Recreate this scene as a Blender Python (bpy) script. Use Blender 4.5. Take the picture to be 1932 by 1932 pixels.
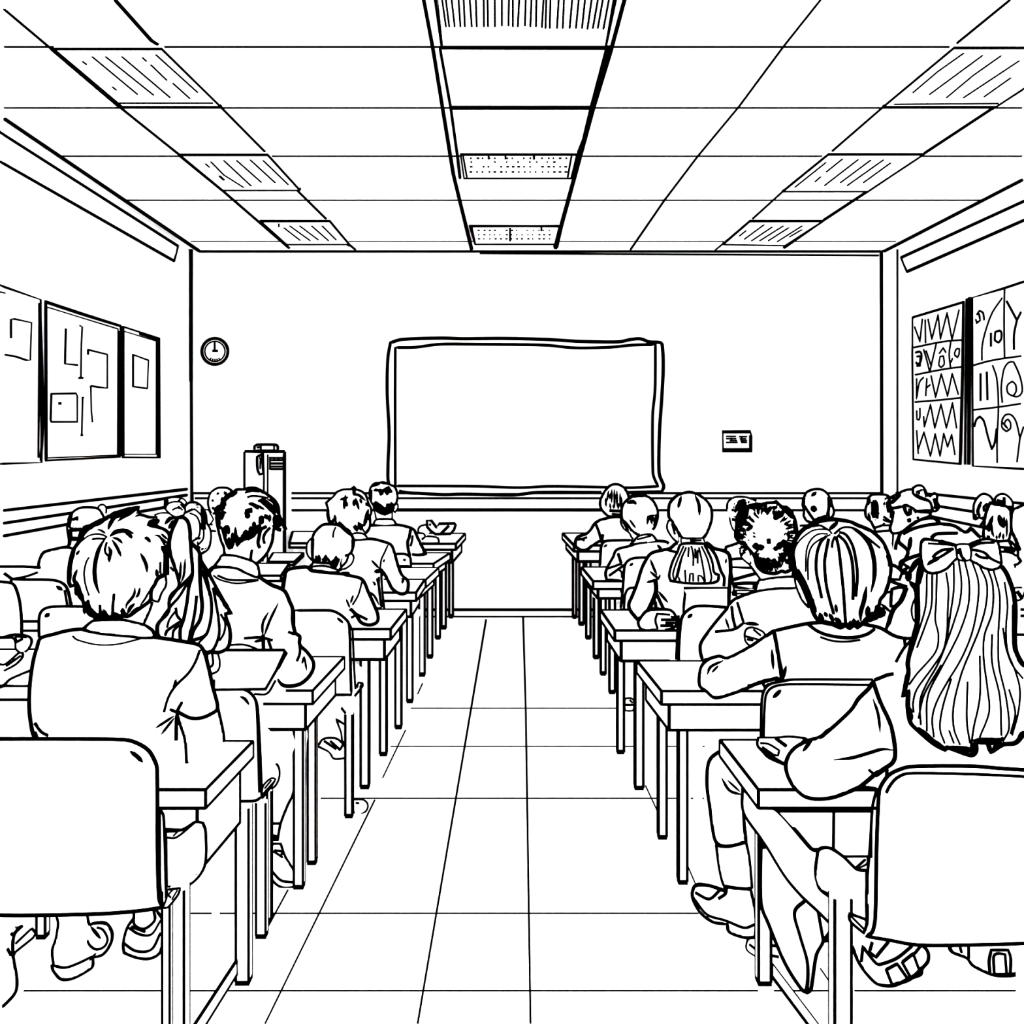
import bpy, math, random
import numpy as np
from mathutils import Vector, Matrix
from mathutils.geometry import delaunay_2d_cdt
random.seed(7)
for _o in list(bpy.data.objects): bpy.data.objects.remove(_o)
SC = bpy.context.scene
COL = SC.collection
# ---------------------------------------------------------------- camera, sky, exposure
F = 1700.0; H = 1.55; CX = 960.0; CY = 805.0          # focal length (in 1932ths of the frame), eye height, vanishing point
cam_d = bpy.data.cameras.new('camera'); cam = bpy.data.objects.new('camera', cam_d); COL.objects.link(cam)
cam.location = (0, 0, H); cam.rotation_euler = (math.pi/2, 0, 0)
cam_d.sensor_width = 36; cam_d.lens = 36*F/1932
cam_d.shift_x = (966-CX)/1932; cam_d.shift_y = -(966-CY)/1932
cam_d.clip_start = 0.05
SC.camera = cam
w = bpy.data.worlds.new('daylight'); SC.world = w; w.use_nodes = True
w.node_tree.nodes['Background'].inputs[0].default_value = (1, 1, 1, 1)
w.node_tree.nodes['Background'].inputs[1].default_value = 1.3
vs = SC.view_settings
vs.view_transform = 'Standard'; vs.look = 'None'; vs.gamma = 1; vs.use_curve_mapping = False
vs.exposure = 3.4

# ---------------------------------------------------------------- materials
def mat(name, a, b, scale=8.0, rough=.9):
    m = bpy.data.materials.new(name); m.use_nodes = True
    nt = m.node_tree; nt.nodes.clear()
    out = nt.nodes.new('ShaderNodeOutputMaterial'); bs = nt.nodes.new('ShaderNodeBsdfDiffuse')
    bs.inputs['Roughness'].default_value = rough
    tc = nt.nodes.new('ShaderNodeTexCoord'); nz = nt.nodes.new('ShaderNodeTexNoise'); nz.inputs['Scale'].default_value = scale
    mx = nt.nodes.new('ShaderNodeMix'); mx.data_type = 'RGBA'
    mx.inputs['A'].default_value = (*a, 1); mx.inputs['B'].default_value = (*b, 1)
    nt.links.new(tc.outputs['Object'], nz.inputs['Vector']); nt.links.new(nz.outputs['Fac'], mx.inputs['Factor'])
    nt.links.new(mx.outputs['Result'], bs.inputs['Color']); nt.links.new(bs.outputs[0], out.inputs[0])
    return m
def wm(name, scale): return mat(name, (.93,)*3, (.96,)*3, scale)
INK = mat('black_ink', (0, 0, 0), (0, 0, 0), 5)
M_WALL = wm('white_wall_paint', 3); M_FLOOR = wm('white_floor_tile', 2); M_CEIL = wm('white_ceiling_tile', 6)
M_WOOD = wm('white_desk_laminate', 12); M_PLAST = wm('white_chair_plastic', 9); M_METAL = wm('white_painted_steel', 20)
M_SKIN = wm('white_skin', 14); M_HAIR = wm('white_hair', 30); M_CLOTH = wm('white_cloth', 18); M_PAPER = wm('white_paper', 7)
M_LAMP = bpy.data.materials.new('lit_diffuser'); M_LAMP.use_nodes = True
_n = M_LAMP.node_tree; _n.nodes.clear(); _e = _n.nodes.new('ShaderNodeEmission'); _o = _n.nodes.new('ShaderNodeOutputMaterial')
_e.inputs[1].default_value = 0.5; _n.links.new(_e.outputs[0], _o.inputs[0])

# ---------------------------------------------------------------- points
def W(px, py, D): return Vector(((px-CX)/F*D, D, H-(py-CY)/F*D))
def Zp(px, py, z): return W(px, py, (H-z)*F/(py-CY))
def FL(px, py): return Zp(px, py, 0.0)
ZC = 2.987
def CE(px, py, dz=0.0): return Zp(px, py, ZC-dz)
YB = 7.36
def BW(px, py, d=0.0): return W(px, py, YB-d)
LA = (-2.359, 4.212); LBp = (-2.598, YB)
LS = (LBp[0]-LA[0])/(LBp[1]-LA[1])
def LW(px, py, d=0.0):
    a = LA[0]-LS*LA[1]+d
    return W(px, py, a/((px-CX)/F-LS))
RA = (2.992, 5.254); RB = (3.161, YB)
RS = (RB[0]-RA[0])/(RB[1]-RA[1])
def RW(px, py, d=0.0):
    a = RA[0]-RS*RA[1]-d
    return W(px, py, a/((px-CX)/F-RS))
# tracing grids: (x origin, y origin, scale)
G = dict(P=(0,0,1), A=(0,880,3.7154), B=(380,880,3.7154), C=(0,1380,3.5), D=(300,1180,2.5692), E=(1040,880,4.2), K=(1440,880,3.4492),
         J=(1100,1180,2.5683), M=(1500,1400,3.632), N=(0,500,3.22), Q=(1330,450,3.2093), R=(0,0,2.76), S=(700,0,3.22), T=(1280,0,2.9632),
         U=(700,600,3.22), a=(110,930,7.43), b=(280,900,4.83), c=(390,900,8.782), d=(0,940,5.085), e=(1620,900,6.192), f=(1360,900,6.44),
         g=(500,980,10.733), h=(640,900,7.431))
def parse(s):
    """'G: x,y x,y | x,y' -> points in picture units and the pen state of the segment leaving each point"""
    g = 'P'
    if s[1:2] == ':': g, s = s[0], s[2:]
    ox, oy, k = G[g]
    pts, pen, on = [], [], True
    for t in s.split():
        if t == '|':
            on = not on
            if pen: pen[-1] = on
            continue
        x, y = t.split(','); pts.append((ox+float(x)/k, oy+float(y)/k)); pen.append(on)
    return pts, pen
def smooth(pts, pen=None, closed=False, step=5.0, curve=True):
    n = len(pts); P = [np.array(p) for p in pts]
    if pen is None: pen = [True]*n
    def corner(i):
        if not closed and (i == 0 or i == n-1): return True
        a = P[i]-P[i-1]; b = P[(i+1) % n]-P[i]
        c = a.dot(b)/(np.linalg.norm(a)*np.linalg.norm(b)+1e-9)
        return c < .45
    cr = [corner(i) for i in range(n)]
    out, op = [], []
    for i in range(n if closed else n-1):
        j = (i+1) % n
        p1, p2 = P[i], P[j]; L = np.linalg.norm(p2-p1)
        k = int(max(1, min(7, math.ceil(L/step)))) if curve else 1
        m1 = (p2-p1) if cr[i] else (p2-P[i-1])/2
        m2 = (p2-p1) if cr[j] else (P[(j+1) % n]-p1)/2
        l1, l2 = np.linalg.norm(m1), np.linalg.norm(m2)
        if l1 > 1.2*L: m1 = m1*(1.2*L/l1)
        if l2 > 1.2*L: m2 = m2*(1.2*L/l2)
        for q in range(k):
            t = q/k
            h00 = 2*t**3-3*t*t+1; h10 = t**3-2*t*t+t; h01 = -2*t**3+3*t*t; h11 = t**3-t*t
            out.append(tuple(h00*p1+h10*m1+h01*p2+h11*m2)); op.append(pen[i])
    if not closed: out.append(tuple(P[-1])); op.append(False)
    return out, op

LWK = 1.3
class MB:
    def __init__(s): s.v = []; s.f = []; s.m = []
    def add(s, vs_, fs_, mi=0):
        o = len(s.v); s.v += [tuple(v) for v in vs_]
        for f in fs_: s.f.append(tuple(i+o for i in f)); s.m.append(mi)
    def tube(s, pts, rad, closed=False, n=6, mi=1):
        P = [Vector(p) for p in pts]
        Q = [P[0]]; R_ = [rad[0]] if not isinstance(rad, float) else None
        for i in range(1, len(P)):
            if (P[i]-Q[-1]).length > 1e-5:
                Q.append(P[i]);
                if R_ is not None: R_.append(rad[i])
        P = Q
        if len(P) < 2: return
        if R_ is None: R_ = [rad]*len(P)
        N = len(P); vs_ = []; u = None
        for i in range(N):
            if closed: t = P[(i+1) % N]-P[i-1]
            else: t = P[min(i+1, N-1)]-P[max(i-1, 0)]
            if t.length < 1e-9: t = Vector((0, 0, 1))
            t.normalize()
            if u is None:
                u = t.orthogonal().normalized()
            else:
                u = u-t*u.dot(t)
                u = u.normalized() if u.length > 1e-6 else t.orthogonal().normalized()
            b = t.cross(u)
            for k in range(n):
                a = 2*math.pi*k/n
                vs_.append(P[i]+(u*math.cos(a)+b*math.sin(a))*R_[i])
        fs_ = []
        for i in range(N if closed else N-1):
            j = (i+1) % N
            for k in range(n): fs_.append((i*n+k, i*n+(k+1) % n, j*n+(k+1) % n, j*n+k))
        if not closed:
            fs_.append(tuple(reversed(range(n)))); fs_.append(tuple((N-1)*n+k for k in range(n)))
        s.add(vs_, fs_, mi)
    def ink(s, pts, lw, closed=False, taper=False):
        """an inked line: a thin rod whose width is lw picture units where it stands"""
        N = len(pts); r = []
        for i, p in enumerate(pts):
            k = 1.0
            if taper and N > 1:
                t = i/(N-1); k = .35+.65*min(1, 4*min(t, 1-t)+.0)
            r.append(max(.0002, (LWK if lw < 7.5 else 1.05)*lw*.5*p[1]/F*k))
        s.tube(pts, r, closed)
    def box(s, lo, hi, mi=0):
        (x0, y0, z0), (x1, y1, z1) = lo, hi
        s.add([(x0,y0,z0),(x1,y0,z0),(x1,y1,z0),(x0,y1,z0),(x0,y0,z1),(x1,y0,z1),(x1,y1,z1),(x0,y1,z1)],
              [(3,2,1,0),(4,5,6,7),(0,1,5,4),(1,2,6,5),(2,3,7,6),(3,0,4,7)], mi)
    def hexa(s, c, lw=5, edges=None):
        """c: four bottom corners, then the four top corners above them"""
        s.add(c, [(3,2,1,0),(4,5,6,7),(0,1,5,4),(1,2,6,5),(2,3,7,6),(3,0,4,7)], 0)
        E = [(0,1),(1,2),(2,3),(3,0),(4,5),(5,6),(6,7),(7,4),(0,4),(1,5),(2,6),(3,7)]
        for i in (range(12) if edges is None else edges):
            a, b = E[i]; s.ink([c[a], c[b]], lw)
    def slab(s, spec, D, th, lw=5, strokes=(), curve=True, back=None):
        """a flat traced piece with real thickness th, standing at depth D (a number or anchors)"""
        pts, pen = parse(spec); pts, pen = smooth(pts, pen, True, curve=curve)
        fn = depth(D); n = len(pts)
        fr = [W(x, y, fn(x, y)) for x, y in pts]; bk = [W(x, y, fn(x, y)+th) for x, y in pts]
        s.fill(fr, pts, False); s.fill(bk, pts, True)
        s.add(fr+bk, [(i, (i+1) % n, n+(i+1) % n, n+i) for i in range(n)], 0)
        s.runs(fr, pen, lw)
        for st in strokes: s.stroke(st, lambda x, y: fn(x, y)-.002)
        return fn
    def fill(s, P3, pts, rev):
        r = delaunay_2d_cdt([Vector(p) for p in pts], [], [list(range(len(pts)))], 1, 1e-5)
        V2, Fs, ov = r[0], r[2], r[3]
        P = [P3[o[0]] if o else P3[0] for o in ov]
        s.add(P, [tuple(reversed(f)) if rev else tuple(f) for f in Fs], 0)
    def runs(s, P3, pen, lw):
        n = len(P3)
        if not any(pen): return
        if all(pen): s.ink(P3, lw, closed=True); return
        st = next(i for i in range(n) if not pen[i-1] and pen[i])
        cur = []
        for q in range(n+1):
            i = (st+q) % n
            if q < n and pen[i]: cur.append(P3[i])
            else:
                if cur: cur.append(P3[i]); s.ink(cur, lw)
                cur = []
    def stroke(s, st, fn, lw=3.2):
        """'4 G: x,y x,y' -> inked line of width 4 laid on the depth given by fn; 'o' before the number closes it, 't' tapers"""
        parts = st.split(None, 1); o = parts[0]; closed = tap = False
        if o[0] in 'ot0123456789' and ':' not in o and ',' not in o:
            if o[0] == 'o': closed = True; o = o[1:]
            elif o[0] == 't': tap = True; o = o[1:]
            lw = float(o) if o else lw; st = parts[1]
        pts, _ = parse(st); pts, _ = smooth(pts, None, closed)
        P3 = [W(x, y, fn(x, y)-lw*.3*fn(x, y)/F) for x, y in pts]
        s.ink(P3, lw, closed, tap)
    def blob(s, spec, D, T, lw=5, strokes=(), curve=True, sh=None):
        """a traced outline swollen into a rounded solid of half thickness T around depth D"""
        pts, pen = parse(spec); pts, pen = smooth(pts, pen, True, curve=curve)
        fn = depth(D); A = np.array(pts); lo = A.min(0); hi = A.max(0)
        c = max(.8, (hi-lo).max()/38.0)
        gx = np.arange(lo[0]-c, hi[0]+2*c, c); gy = np.arange(lo[1]-c, hi[1]+2*c, c)
        X, Y = np.meshgrid(gx, gy); ins = inside(X, Y, A)
        u = np.zeros_like(X)
        for _ in range(500):
            u[1:-1, 1:-1] = np.where(ins[1:-1, 1:-1], .25*(u[:-2, 1:-1]+u[2:, 1:-1]+u[1:-1, :-2]+u[1:-1, 2:]+1), 0)
        hgt = np.sqrt(u/(u.max()+1e-9))*T
        def hf(x, y):
            i = (x-gx[0])/c; j = (y-gy[0])/c
            i = min(max(i, 0), len(gx)-1.001); j = min(max(j, 0), len(gy)-1.001)
            a, b = int(i), int(j); p, q = i-a, j-b
            return float(hgt[b, a]*(1-p)*(1-q)+hgt[b, a+1]*p*(1-q)+hgt[b+1, a]*(1-p)*q+hgt[b+1, a+1]*p*q)
        k = u > 0
        core = ins.copy(); core[1:-1, 1:-1] &= ins[:-2, 1:-1] & ins[2:, 1:-1] & ins[1:-1, :-2] & ins[1:-1, 2:]
        core &= ((np.indices(X.shape).sum(0) % 2) == 0)
        inner = [(float(x), float(y)) for x, y in zip(X[core], Y[core])]
        n = len(pts)
        r = delaunay_2d_cdt([Vector(p) for p in pts+inner], [], [list(range(n))], 1, 1e-4)
        V2, Fs, ov = r[0], r[2], r[3]
        V2 = [tuple(v) for v in V2]
        cnt = {}
        for f in Fs:
            for a in range(len(f)):
                e = tuple(sorted((f[a], f[(a+1) % len(f)]))); cnt[e] = cnt.get(e, 0)+1
        rim = {v for e, q in cnt.items() if q == 1 for v in e}
        fi, bi, vv = {}, {}, []
        for i, (x, y) in enumerate(V2):
            d = fn(x, y); hh = 0 if i in rim else hf(x, y)
            fi[i] = len(vv); vv.append(W(x, y, d-hh))
            if i in rim: bi[i] = fi[i]
            else: bi[i] = len(vv); vv.append(W(x, y, d+hh))
        s.add(vv, [tuple(fi[a] for a in f) for f in Fs]+[tuple(bi[a] for a in reversed(f)) for f in Fs], 0)
        dz = (T*.22 if sh is None else sh)
        s.runs([W(x, y, fn(x, y)-dz) for x, y in pts], pen, lw)
        sf = lambda x, y: fn(x, y)-max(hf(x, y), dz)-.002
        for st in strokes: s.stroke(st, sf)
        return sf
    def build(s, name, m, parent=None, sm=True):
        me = bpy.data.meshes.new(name); me.from_pydata(s.v, [], s.f); me.materials.append(m); me.materials.append(INK)
        me.polygons.foreach_set('material_index', s.m); me.update()
        o = bpy.data.objects.new(name, me); COL.objects.link(o)
        if parent is not None:
            o.parent = parent
            if parent.type == 'EMPTY': o.matrix_parent_inverse = parent.matrix_world.inverted() if False else Matrix.Translation(-parent.location)
        return o
def inside(X, Y, A):
    r = np.zeros(X.shape, bool); n = len(A); j = n-1
    for i in range(n):
        xi, yi = A[i]; xj, yj = A[j]
        if yi != yj:
            c = ((yi > Y) != (yj > Y)) & (X < (xj-xi)*(Y-yi)/(yj-yi)+xi); r ^= c
        j = i
    return r
def depth(D):
    if callable(D): return D
    if isinstance(D, (int, float)): return lambda x, y, d=float(D): d
    A = np.array([(x, y, 1) for x, y, _ in D], float); b = np.array([q for _, _, q in D])
    k = np.linalg.lstsq(A, b, rcond=None)[0]
    lo, hi = b.min()-.12, b.max()+.12
    return lambda x, y: float(min(hi, max(lo, k[0]*x+k[1]*y+k[2])))
def tag(o, label=None, cat=None, group=None, kind=None):
    if label: o['label'] = label
    if cat: o['category'] = cat
    if group: o['group'] = group
    if kind: o['kind'] = kind
    return o
def struct(name, mb, m): return tag(mb.build(name, m), kind='structure')
def thing(name, loc, label, cat, group=None):
    o = bpy.data.objects.new(name, None); COL.objects.link(o); o.location = loc; o.empty_display_size = .1
    return tag(o, label, cat, group)
# ================================================================= the room
Y0 = 1.2
xl = lambda y: LA[0]+LS*(y-LA[1])
xr = lambda y: RA[0]+RS*(y-RA[1])
m = MB(); m.box((-3.4, -1.0, -.12), (4.0, YB+.2, 0))
def fline(*p, lw=2.6):
    lw += .5
    m.ink([Vector((a.x, a.y, .0005)) for a in (FL(x, y) for x, y in p)], lw)
for x0, x1, y in ((775,1180,1337),(737,1195,1409),(1240,1350,1409),(605,1328,1507),(360,1318,1724),(45,1430,1870),(1460,1570,1870),(1612,1928,1870)):
    fline((x0, y), (x1, y))
fline((917,1170),(902,1260),(788,1932), lw=3); fline((987,1165),(992,1340),(1001,1932), lw=3)
fline((707,1510),(500,1932)); fline((765,1378),(722,1468), lw=2); fline((797,1290),(788,1310), lw=2); fline((543,1680),(505,1750))
fline((1218,1483),(1240,1530), lw=2); fline((1298,1635),(1312,1668), lw=2); fline((1548,1828),(1570,1860), lw=2)
struct('floor', m, M_FLOOR)
m = MB(); m.box((-3.4, Y0, ZC), (4.0, YB+.2, ZC+.12))
def cline(s, lw=3):
    pts, _ = parse(s); m.ink([CE(x, y, .001) for x, y in pts], lw)
for y, x0, x1, lw in ((88,8,1928,4),(203,8,1928,3.6),(294,112,1928,3.4),(377,236,1852,3.4),(455,360,1690,2.2)): cline('%d,%d %d,%d' % (x0, y, x1, y), lw)
cline('218,0 285,75 305,88 415,200', 7); cline('415,200 505,291 560,358 620,417 652,455 670,470', 4.5)
cline('305,88 362,148 415,200', 10); cline('505,291 565,356', 7.5); cline('620,417 658,462', 6)
cline('8,17 90,86 228,203 338,291 420,359 545,467', 5); cline('97,92 228,203', 7.5); cline('340,293 420,358', 6.5)
cline('1548,0 1478,88 1395,200 1317,294 1254,377 1190,470', 4)
cline('1905,0 1797,88', 5); cline('1797,88 1668,200', 9); cline('1668,200 1563,291', 4.5); cline('1563,291 1478,360', 8); cline('1478,360 1415,417', 4); cline('1415,417 1366,458', 6); cline('1366,458 1350,471', 3.5)
cline('1928,168 1872,204', 8); cline('1872,204 1740,291 1640,358 1550,417 1480,466', 6)
struct('ceiling', m, M_CEIL)
m = MB(); m.box((-3.2, YB, 0), (3.6, YB+.12, ZC))
m.ink([BW(375,473,.01), BW(1660,473,.01)], 6); m.ink([BW(905,478,.005), BW(1658,482,.005)], 3)
struct('wall_front', m, M_WALL)
def wallmb(fx, sgn):
    m = MB(); a, b = (fx(Y0), Y0), (fx(YB+.1), YB+.1); t = .1*sgn
    m.hexa([(a[0],a[1],0),(b[0],b[1],0),(b[0]+t,b[1],0),(a[0]+t,a[1],0),(a[0],a[1],ZC),(b[0],b[1],ZC),(b[0]+t,b[1],ZC),(a[0]+t,a[1],ZC)], 5, ())
    return m
m = wallmb(xl, -1)
m.ink([CE(8,225,.012)+Vector((.004,0,0)), CE(375,473,.012)], 5.5)
struct('wall_left', m, M_WALL)
m = wallmb(xr, 1); m.ink([CE(1928,340,.012), CE(1668,474,.012)], 5)
struct('wall_right', m, M_WALL)
# corner trims
def qslab(mb, pts3, nrm, th, lw=4, edges=True):
    n = len(pts3); o = Vector(nrm)*th
    fr = [p+o for p in pts3]
    mb.add(fr+list(pts3), [tuple(range(n)), tuple(reversed(range(n, 2*n)))]+[(i, n+i, n+(i+1) % n, (i+1) % n) for i in range(n)], 0)
    if edges: mb.ink(fr, lw, closed=True)
m = MB(); qslab(m, [BW(357,470), BW(364,470), BW(366,945), BW(358,945)], (0,-1,0), .05, 5); m.ink([BW(360.5,470,.06), BW(360.5,720,.06)], 6)
struct('trim_1', m, M_WALL)
m = MB(); qslab(m, [BW(1658,476), BW(1689,464), BW(1689,945), BW(1659,945)], (0,-1,0), .05, 5)
struct('trim_2', m, M_WALL)
# chair rails
m = MB(); qslab(m, [BW(368,930), BW(1660,930), BW(1660,962), BW(368,962)], (0,-1,0), .03, 4); m.ink([BW(368,940,.035), BW(1660,940,.035)], 3.6)
m.ink([BW(750,962,.035), BW(1150,962,.035)], 5.5)
struct('trim_3', m, M_WALL)
def band(name, fn, tops, d=.03):
    m = MB(); n = len(tops[0]); a = tops[0]; b = tops[-1]
    f = [fn(x, y, d) for x, y in a]+[fn(x, y, d) for x, y in reversed(b)]; k = [fn(x, y, 0) for x, y in a]+[fn(x, y, 0) for x, y in reversed(b)]
    q = len(f); m.add(f+k, [tuple(range(q)), tuple(reversed(range(q, 2*q)))]+[(i, q+i, q+(i+1) % q, (i+1) % q) for i in range(q)], 0)
    for row in tops: m.ink([fn(x, y, d+.002) for x, y in row], 5)
    struct(name, m, M_WALL)
band('trim_4', LW, [[(8,963),(352,923)], [(8,987),(200,958),(352,934)], [(8,1011),(128,989),(352,950)]])
band('trim_5', RW, [[(1692,930),(1766,933),(1930,950)], [(1692,945),(1770,955),(1930,980)], [(1692,958),(1760,975),(1850,994),(1930,1008)]])
m = MB(); qslab(m, [BW(800,1149), BW(1140,1149), BW(1140,1163), BW(800,1163)], (0,-1,0), .03, 5)
struct('baseboard_front', m, M_WALL)
# ceiling strip down the middle
def strip(name, rails):
    m = MB()
    for s, lw in rails:
        pts, _ = parse(s); m.ink([CE(x, y, .008) for x, y in pts], lw)
    struct(name, m, M_CEIL)
strip('trim_6', [('S: 320,0 375,290 500,1060 610,1510', 8), ('S: 390,0 430,280 420,300 485,660 525,950 540,1080', 5), ('S: 340,100 440,700', 5)])
strip('trim_7', [('S: 1540,0 1460,300 1350,660 1200,1210 1120,1500', 8), ('S: 1485,0 1425,280', 5), ('S: 1430,300 1340,640 1290,850 1250,950 1215,1080', 5), ('S: 1450,300 1350,650 1300,830', 9), ('S: 1150,1380 1122,1500', 10)])
m = MB(); m.ink([CE(832,89,.008), CE(1152,90,.008)], 7); m.ink([CE(850,203,.008), CE(1114,203,.008)], 8); struct('trim_8', m, M_CEIL)
def panel(spec, label, cat, name, strokes, lw=4.5, lamp=True, pen=5):
    pts, _ = parse(spec); P3 = [CE(x, y, .02) for x, y in pts]; up = Vector((0, 0, .019))
    c = sum(P3, Vector())/len(P3)
    t = thing(name, (c.x, c.y, ZC), label, cat, 'lit panels set in the ceiling' if lamp else 'perforated vents in the ceiling strip')
    n = len(P3); f = MB()
    for i in range(n):
        a, b = P3[i], P3[(i+1) % n]; f.add([a, b, b+up, a+up], [(0,1,2,3)], 0)
    f.ink([p-Vector((0,0,.001)) for p in P3], lw, closed=True); f.build('frame', M_METAL, t)
    d = MB(); d.add(P3, [tuple(range(n))], 0)
    for s in strokes:
        sp = s.split(None, 1); lw2 = 3.2
        if ':' not in sp[0] and ',' not in sp[0]: lw2 = float(sp[0]); s = sp[1]
        q, _ = parse(s); d.ink([CE(x, y, .022) for x, y in q], lw2)
    d.build('diffuser' if lamp else 'grille', M_LAMP if lamp else M_METAL, t)
panel('102,92 305,92 415,200 230,200', 'largest hatched light panel at the left of the ceiling', 'ceiling light', 'ceiling_light',
      ['R: 430,320 450,335','R: 480,295 715,490','R: 550,295 800,495','R: 635,295 885,507','R: 742,300 762,318','R: 785,337 868,417','R: 900,433 988,512','R: 812,285 1028,480','R: 585,452 605,468','R: 620,536 1110,536'])
panel('340,292 505,292 565,358 420,358', 'middle hatched light panel in the left ceiling row', 'ceiling light', 'ceiling_light',
      ['R: 1070,852 1090,870','R: 1098,842 1165,910 1268,975','R: 1165,835 1307,967','R: 1232,835 1360,948','R: 1303,832 1432,950','R: 1370,835 1500,960','4.5 R: 1143,915 1165,935'])
panel('492,417 622,417 658,460 540,460', 'smallest hatched light panel at the left, beside the front wall', 'ceiling light', 'ceiling_light',
      ['R: 1452,1165 1452,1180','R: 1478,1185 1562,1250','R: 1508,1175 1615,1252','R: 1560,1175 1657,1248','R: 1622,1175 1710,1252','R: 1677,1175 1750,1248'])
panel('1800,90 1990,90 1990,128 1880,200 1668,200', 'largest hatched light panel at the right of the ceiling', 'ceiling light', 'ceiling_light',
      ['T: 1312,517 1450,400 1595,297','T: 1405,527 1700,310','T: 1500,545 1650,420 1803,312','T: 1595,545 1905,340','T: 1710,540 1858,435','T: 1205,582 1790,578'])
panel('1563,291 1742,291 1638,360 1478,360', 'middle hatched light panel in the right ceiling row', 'ceiling light', 'ceiling_light',
      ['T: 653,1045 825,908','T: 765,1015 795,988','T: 828,960 918,888','T: 818,1036 1005,892','T: 907,1020 1075,895','T: 945,1036 1147,893','T: 1035,1020 1187,910'])
panel('1415,417 1552,417 1482,462 1365,460', 'smallest hatched light panel at the right, beside the front wall', 'ceiling light', 'ceiling_light',
      ['T: 342,1318 380,1288','T: 370,1336 480,1255','T: 410,1345 525,1268','T: 455,1345 587,1262','T: 503,1345 617,1272','T: 553,1350 692,1262','T: 622,1323 690,1283'])
random.seed(3)
fr = []
for x0, y1, x1 in [(432,160,455),(455,160,475),(490,160,508),(532,160,543),(563,160,570),(600,160,612),(637,160,642),(685,160,686),(708,160,711),(752,160,753),(795,155,795),(838,155,835),(862,160,862),(900,160,892),(940,155,935),(975,160,968),(1005,160,1002),(1048,165,1038),(1065,170,1060),(1090,170,1086),(1140,170,1130),(1172,170,1165),(1222,170,1207),(1262,170,1245),(1300,170,1282),(1340,175,1315),(1378,170,1348),(1408,170,1378),(1445,175,1412)]:
    fr.append('3.6 S: %d,0 %d,%d' % (x0, x1, y1))
panel('S: 400,-60 1480,-60 1422,278 436,278', 'large ribbed light panel in the middle strip at the top edge', 'ceiling light', 'ceiling_light', fr, 3)
dots = []
for r, y in enumerate((960, 983, 1011, 1043)):
    for q in range(17):
        x = 602+q*36+random.uniform(-4, 4)
        if random.random() < .86: dots.append('%.1f S: %.0f,%d %.0f,%d' % (3.6, x, y, x+random.choice((10, 12, 18)), y))
dots += ['S: 715,945 715,965','S: 817,945 817,965','4 S: 990,945 990,965','S: 560,950 582,1075','S: 1218,950 1195,1075']
panel('S: 545,938 1250,938 1215,1080 565,1080', 'nearer perforated vent in the middle ceiling strip', 'vent', 'ceiling_vent', dots, 4.5, False)
dots = []
for r, y in enumerate((1398, 1424, 1449)):
    for q in range(14):
        x = 650+q*33+random.uniform(-4, 4)
        if random.random() < .9: dots.append('%.1f S: %.0f,%d %.0f,%d' % (3.2, x, y, x+random.choice((8, 14)), y))
dots += ['S: 845,1385 845,1462','S: 1035,1375 1035,1400','S: 612,1380 632,1475']
panel('S: 600,1373 1145,1373 1118,1480 632,1480', 'farther perforated vent touching the front wall end of the strip', 'vent', 'ceiling_vent', dots, 4.5, False)
# long strips on the side walls
def onwall(fn, spec, d0, d1, name, m_, parent=None, lw=4.5, strokes=(), closed=True):
    mb = MB(); pts, pen = parse(spec); n = len(pts)
    f = [fn(x, y, d1) for x, y in pts]; k = [fn(x, y, d0) for x, y in pts]
    mb.add(f+k, [tuple(range(n)), tuple(reversed(range(n, 2*n)))]+[(i, n+i, n+(i+1) % n, (i+1) % n) for i in range(n)], 0)
    mb.runs([fn(x, y, d1+.002) for x, y in pts], pen, lw)
    for s in strokes:
        sp = s.split(None, 1); l2 = 3.2; cl = False
        if ':' not in sp[0] and ',' not in sp[0]:
            if sp[0][0] == 'o': cl = True; sp[0] = sp[0][1:]
            l2 = float(sp[0]) if sp[0] else l2; s = sp[1]
        q, _ = parse(s); q, _ = smooth(q, None, cl); mb.ink([fn(x, y, d1+.003) for x, y in q], l2, cl)
    return mb.build(name, m_, parent)
tag(onwall(LW, 'R: -40,660 25,705 925,1280 905,1358 25,855 -40,820', 0, .06, 'wall_rail', M_WALL, lw=5), 'long blank rail high on the left wall under the ceiling', 'wall rail')
tag(onwall(RW, 'Q: 1190,115 1930,-225 1980,-245 1980,-130 1930,-110 1225,200', 0, .06, 'wall_rail', M_WALL, lw=5), 'long blank rail high on the right wall under the ceiling', 'wall rail')
def board(fn, spec, name, label, cat, inner, papers, strokes=(), grp=None, lw=4.5):
    pts, _ = parse(spec); c = sum((fn(x, y) for x, y in pts), Vector())/len(pts)
    t = thing(name, c, label, cat, grp)
    onwall(fn, spec, 0, .02, 'frame', M_WOOD, t, lw)
    onwall(fn, inner, .02, .024, 'surface', M_PAPER, t, 3, strokes)
    return t
gB = 'pin boards along the left wall'
board(LW, 'N: -40,105 25,133 245,210 250,1200 25,1207 -40,1210', 'notice_board', 'leftmost notice board on the left wall, cut off by the edge', 'notice board',
      'N: -40,155 30,170 | 235,230 | 237,600 232,1172 | 30,1180 -40,1182', [], ['4 N: 243,235 262,900 248,1190', '4 N: 238,300 232,1170'], gB)
board(LW, 'N: 278,220 730,368 725,1165 280,1188', 'notice_board', 'widest notice board on the left wall, holding several sheets', 'notice board',
      'N: 283,255 715,388 712,1155 285,1172', [], ['5.5 N: 720,400 722,1160', '4.5 N: 282,228 500,300 730,370'], gB)
board(LW, 'N: 748,375 965,445 968,1170 748,1168', 'notice_board', 'narrowest notice board, nearest the front wall, with one sheet', 'notice board',
      'N: 752,402 948,462 947,1150 752,1150', [], ['6.5 N: 742,385 740,800 745,1160', '5.5 N: 962,450 960,1165','6 N: 850,415 960,450'], gB)
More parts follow.
